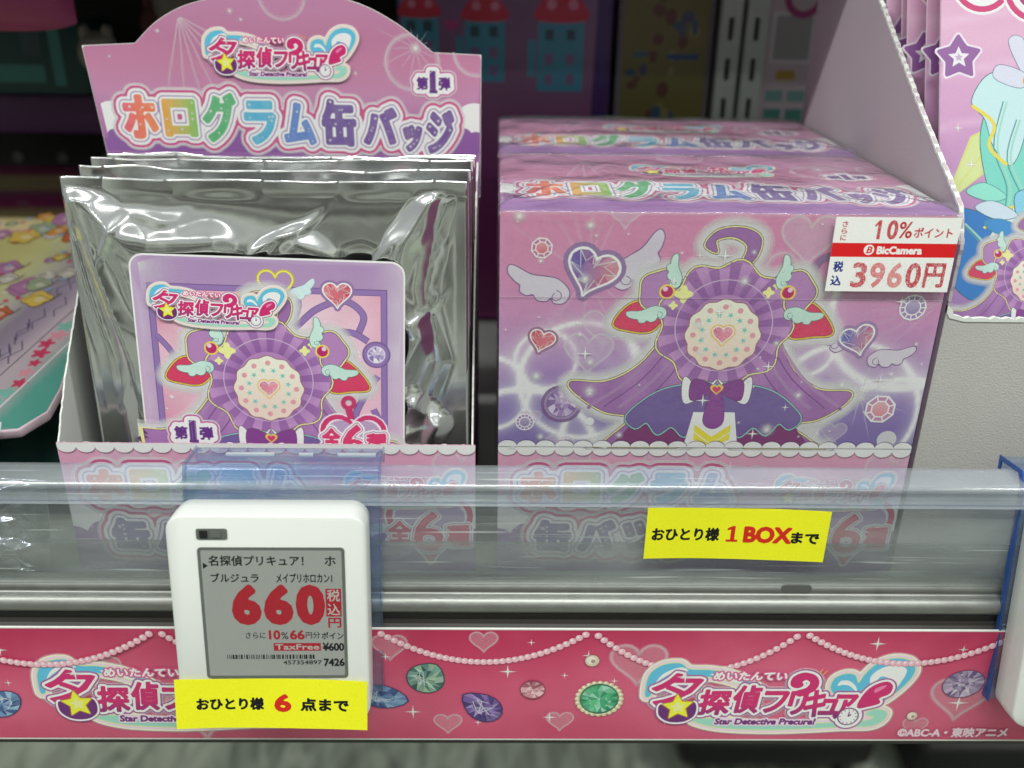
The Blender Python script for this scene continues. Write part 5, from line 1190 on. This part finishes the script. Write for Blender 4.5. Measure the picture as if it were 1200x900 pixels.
for i, (x, y, z, c, lab) in enumerate(((-206, 30, 30, C(30, 70, 62), 'dark green folded pouch under the teal-cornered pack'), (-200, 60, 12, C(74, 30, 62), 'dark purple folded pouch lowest under the flat packs'))):
    v = []; f = []
    for j in range(31):
        for k in range(31):
            a, b = -200*k/30, 150*j/30; v.append((a, b, 10*float(fbm(np.array([a]), np.array([b]), .04, i+3)[0])+4*math.sin(a*.12+b*.05)))
    for j in range(30):
        for k in range(30): n = j*31+k; f.append((n, n+31, n+32, n+1))
    n0 = len(v); v += [(p[0], p[1], p[2]-4) for p in v]; f += [tuple(q+n0 for q in t[::-1]) for t in f]
    rimi = list(range(31))+[k*31+30 for k in range(1, 31)]+[30*31+k for k in range(29, -1, -1)]+[k*31 for k in range(29, 0, -1)]
    f += [(a_, b_, b_+n0, a_+n0) for a_, b_ in zip(rimi, rimi[1:]+rimi[:1])]
    m = mat('pouch_'+('green' if i == 0 else 'purple'), c, .35, 0, .5, (30, .4), (60, .3))
    tag(link('folded_pouch', mesh('folded_pouch', v, f, m, True), None, (x, y, z), (math.radians(8), 0, math.radians(4))), lab, 'pouch', 'dark pouches under the flat packs')
fp_ = link('foil_bag', packet_mesh(21, 1.2), None, (-285, -8, 1), (math.radians(-12), 0, math.radians(-4)), (1, 1, .28)); tag(fp_, 'low crumpled silver bag behind the fence at the far left', 'bag')
# ------------------------------------------------------------------ things at the back, in the dark
def toybox():
    t = empty('doll_house_box', (6, 332, 3), label='big dark pink toy box with two small blue houses pictured, behind the cartons', cat='toy box')
    link('box_body', MB().box(-78, 72, 0, 90, 0, 300).me('toy_body', mat('toy_purple', C(70, 40, 92), .45), 2), t)
    A = Art(); A.grid(-76, 0, 68, 296, 6, lambda u, v: lerpc([C(120, 40, 96), C(130, 44, 104), C(126, 60, 110), C(120, 84, 116), C(112, 84, 118), C(104, 82, 116)], v/296))
    A.poly([(56, 0), (70, 0), (70, 296), (62, 296)], C(56, 34, 92))
    for hx, hy, s in ((-17, 178, 1.0), (36, 172, 1.15), (-62, 184, .9)):
        te = C(60, 130, 150); A.poly([(hx-14*s, hy), (hx+14*s, hy), (hx+14*s, hy+42*s), (hx-14*s, hy+42*s)], te)
        A.poly(spline([(hx-15*s, hy+41*s), (hx-12*s, hy+52*s), (hx, hy+58*s), (hx+12*s, hy+52*s), (hx+15*s, hy+41*s)], 4), C(176, 40, 66))
        for a, b in ((-7, 30), (6, 30), (-7, 16), (6, 16), (-7, 4), (6, 4)): A.poly([(hx+a*s-3, hy+b*s), (hx+a*s+3, hy+b*s), (hx+a*s+3, hy+b*s+7), (hx+a*s-3, hy+b*s+7)], C(40, 70, 80) if b > 20 else C(110, 90, 130))
        A.disc(hx-6*s, hy+50*s, 3*s, C(190, 120, 140), 12); A.disc(hx+7*s, hy+50*s, 3*s, C(190, 120, 140), 12); A.poly([(hx-20*s, hy+10), (hx-15*s, hy+10), (hx-15*s, hy+30*s), (hx-20*s, hy+30*s)], te)
        A.poly([(hx-5*s, hy+58*s), (hx+3*s, hy+58*s), (hx, hy+68*s)], C(90, 50, 130))
    A.poly(heart_pts(-40, 215, 5), C(170, 60, 120))
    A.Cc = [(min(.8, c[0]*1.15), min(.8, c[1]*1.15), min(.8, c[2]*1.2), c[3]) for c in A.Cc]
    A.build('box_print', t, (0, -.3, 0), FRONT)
toybox()
t = empty('yellow_toy_package', (116, 336, 3), label='dim yellow toy package with small blue prints between pink box and uprights', cat='toy package')
link('package_body', MB().box(-34, 34, 0, 60, 0, 290).me('yellow_body', mat('package_grey', C(110, 104, 112), .5), 2), t)
A = Art(); A.grid(-30, 0, 30, 286, 8, lambda u, v: lerpc([C(124, 120, 60), C(132, 126, 64), C(126, 122, 66), C(120, 114, 66)], v/286))
r = random.Random(12)
for i in range(30): x, y = r.uniform(-24, 20), 150+r.random()*130; A.disc(x, y, 2+3*r.random(), r.choice((C(80, 90, 120), C(110, 70, 60), C(60, 100, 130), C(150, 145, 90))), 10, 2+4*r.random())
for y in (196, 250): A.poly([(-22, y), (-12, y), (-12, y+3), (-22, y+3)], C(50, 110, 140)); A.poly([(2, y-2), (24, y-2), (24, y+2), (2, y+2)], C(50, 90, 140))
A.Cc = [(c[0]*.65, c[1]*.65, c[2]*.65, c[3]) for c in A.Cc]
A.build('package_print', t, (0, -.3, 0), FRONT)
def upright(x, label):
    t = empty('slotted_upright', (x, 330, 0), label=label, cat='upright', group='slotted grey uprights')
    m = MB(); wl_, sl = 14.5, 3.6; z = 0
    m.box(-wl_/2, -sl/2, 0, 12, 0, 420); m.box(sl/2, wl_/2, 0, 12, 0, 420)
    for k in range(16): m.box(-sl/2, sl/2, 0, 3, k*27+10, k*27+22)
    link('post', m.me('upright_post', POSTM), t)
    link('slot_backing', MB().box(-sl/2, sl/2, 6, 8, 0, 420).me('slot_backing', BLACKPL), t)
upright(160, 'left one of the two slotted grey steel uprights at the back'); upright(178, 'right one of the two slotted grey steel uprights at the back')
t = empty('pale_toy_package', (211, 345, 3), label='pale grey package with teal squares beside the slotted uprights', cat='toy package')
link('package_body', MB().box(-24, 60, 0, 50, 0, 300).me('pale_body', mat('package_pale', C(128, 120, 124), .5), 2), t)
A = Art(); A.grid(-23, 0, 59, 298, 10, lambda u, v: [C(184, 168, 178)]*len(u))
gcol = C(150, 148, 150); A.poly([(-18, 192), (12, 192), (12, 226), (-18, 226)], C(204, 196, 202)); A.poly([(-16, 194), (10, 194), (10, 224), (-16, 224)], gcol); A.ring(2, 236, 9, 14, C(150, 50, 110)); A.poly([(-12, 180), (2, 180), (2, 187), (-12, 187)], C(170, 140, 60))
for a in (-18, -2): A.poly([(a, 165), (a+13, 165), (a+13, 173), (a, 173)], C(110, 150, 150)); A.poly([(a, 148), (a+13, 148), (a+13, 160), (a, 160)], C(70, 130, 120))
A.build('package_print', t, (0, -.3, 0), FRONT)
# upper left: hanging bag, teal toy, dark boxes
def bag():
    v = []; f = []; nx, nz = 24, 16
    for sg in (-1, 1):
        for j in range(nz+1):
            for i in range(nx+1):
                a, b = i/nx, j/nz; x = -150+150*a; z = 60*b; th = 14*math.sin(math.pi*a)**.5*math.sin(math.pi*b)**.5
                z += 5*(abs(a-.5)*2)**6; v.append((x, sg*th, z))
        o = (nx+1)*(nz+1) if sg > 0 else 0
        for j in range(nz):
            for i in range(nx): n = o+j*(nx+1)+i; q = (n, n+1, n+nx+2, n+nx+1); f.append(q if sg < 0 else q[::-1])
    return mesh('hanging_bag', v, f, mat('bag_magenta', C(150, 56, 104), .3, 0, .5, (18, .5)), True)
t = empty('hanging_toy_bag', (-252, 235, 218), label='blurred magenta toy bag hanging at the top left corner', cat='bag'); link('bag', bag(), t)
link('teal_trim', mesh('teal_trim', [(-140, -15.5, 22), (-8, -15, 24), (-6, -13, 44), (-140, -14, 44)], [(0, 1, 2, 3)], mat('bag_teal', C(110, 170, 140), .4, 0, .5, (60, .6))), t)
def dim_box(name, x0, x1, y, z0, z1, c, label, cat='toy box', dep=60, extra=None):
    t = empty(name, ((x0+x1)/2, y, z0), label=label, cat=cat); hw = (x1-x0)/2
    link('box_body', MB().box(-hw, hw, 0, dep, 0, z1-z0).me(name, mat(name+'_board', c, .5, 0, .4, (14, .35)), 2), t)
    if extra:
        A = Art(); extra(A, hw, z1-z0); A.build('box_print', t, (0, -.3, 0), FRONT)
def ex1(A, hw, h):
    for a, b, c_, d, cc in ((-hw+5, 6, -hw+12, h-4, C(50, 130, 130)), (hw-24, 6, hw-16, h-4, C(40, 110, 110)), (-hw+16, 8, hw-30, 20, C(44, 110, 104)), (-4, 26, 10, h-6, C(30, 60, 66))): A.poly([(a, b), (c_, b), (c_, d), (a, d)], cc)
dim_box('teal_toy_box', -372, -292, 336, 168, 216, C(26, 66, 66), 'dark teal toy box below the hanging magenta bag', extra=ex1)
dim_box('purple_toy_box', -420, -286, 350, 138, 166, C(70, 36, 80), 'dark purple box edge beneath the teal toy box', dep=80)
def plush(label, loc, s, c):
    v = []; f = []; n = 14
    for j in range(n+1):
        for i in range(n*2):
            a = math.pi*j/n; b = math.pi*i/n; k = s*(1+.18*float(noise2(np.array(3*math.cos(b)*math.sin(a)+9), np.array(3*math.cos(a)+5), 1.3)))
            v.append((k*math.sin(a)*math.cos(b), .7*k*math.sin(a)*math.sin(b), k*math.cos(a)))
    for j in range(n):
        for i in range(n*2): a = j*n*2+i; b = j*n*2+(i+1) % (n*2); f.append((a, a+n*2, b+n*2, b))
    t = link('plush_toy', mesh('plush_toy', v, f, mat('plush_pile', c, .9, 0, .1, (50, .4)), True), None, loc); tag(t, label, 'plush toy')
    ear = [(p[0]*.28, p[1]*.4, p[2]*.42) for p in v]
    for sg in (-1, 1): link('ear', mesh('plush_ear', ear, f, t.data.materials[0], True), t, (sg*s*.55, 0, s*.95))
plush('pale grey blurred plush toy left of the arched header', (-268, 300, 200), 13, C(130, 126, 122))
plush('pale plush toy half hidden behind the top of the header', (-215, 330, 232), 22, C(120, 118, 110))
plush('dim brown plush toy between the header and the teal toy box', (-238, 352, 214), 17, C(92, 60, 62))
dim_box('dark_red_box', -225, -160, 350, 180, 240, C(72, 34, 46), 'dark red box just behind the left of the header')
# black base things glimpsed under the strip
for i, (x, y, lab) in enumerate(((340, 700, 'black wheeled trolley base on the floor below the shelf'), (700, 690, 'black box on the floor at the lower right'))):
    t = empty('floor_trolley' if i == 0 else 'floor_case', (x+90, y, -899), label=lab, cat='trolley' if i == 0 else 'case')
    link('body', MB().box(-150, 150 if i == 0 else 260, 0, 260, 30 if i == 0 else 1, 90).me('dark_base', BLACKPL, 20, 3), t)
    if i == 0:
        for sx in (-110, 110): link('wheel', MB().prism([(30+28*math.cos(a*.5236), 29+28*math.sin(a*.5236)) for a in range(12)], sx-8, sx+8, 'x').me('wheel', DARKRUB), t)
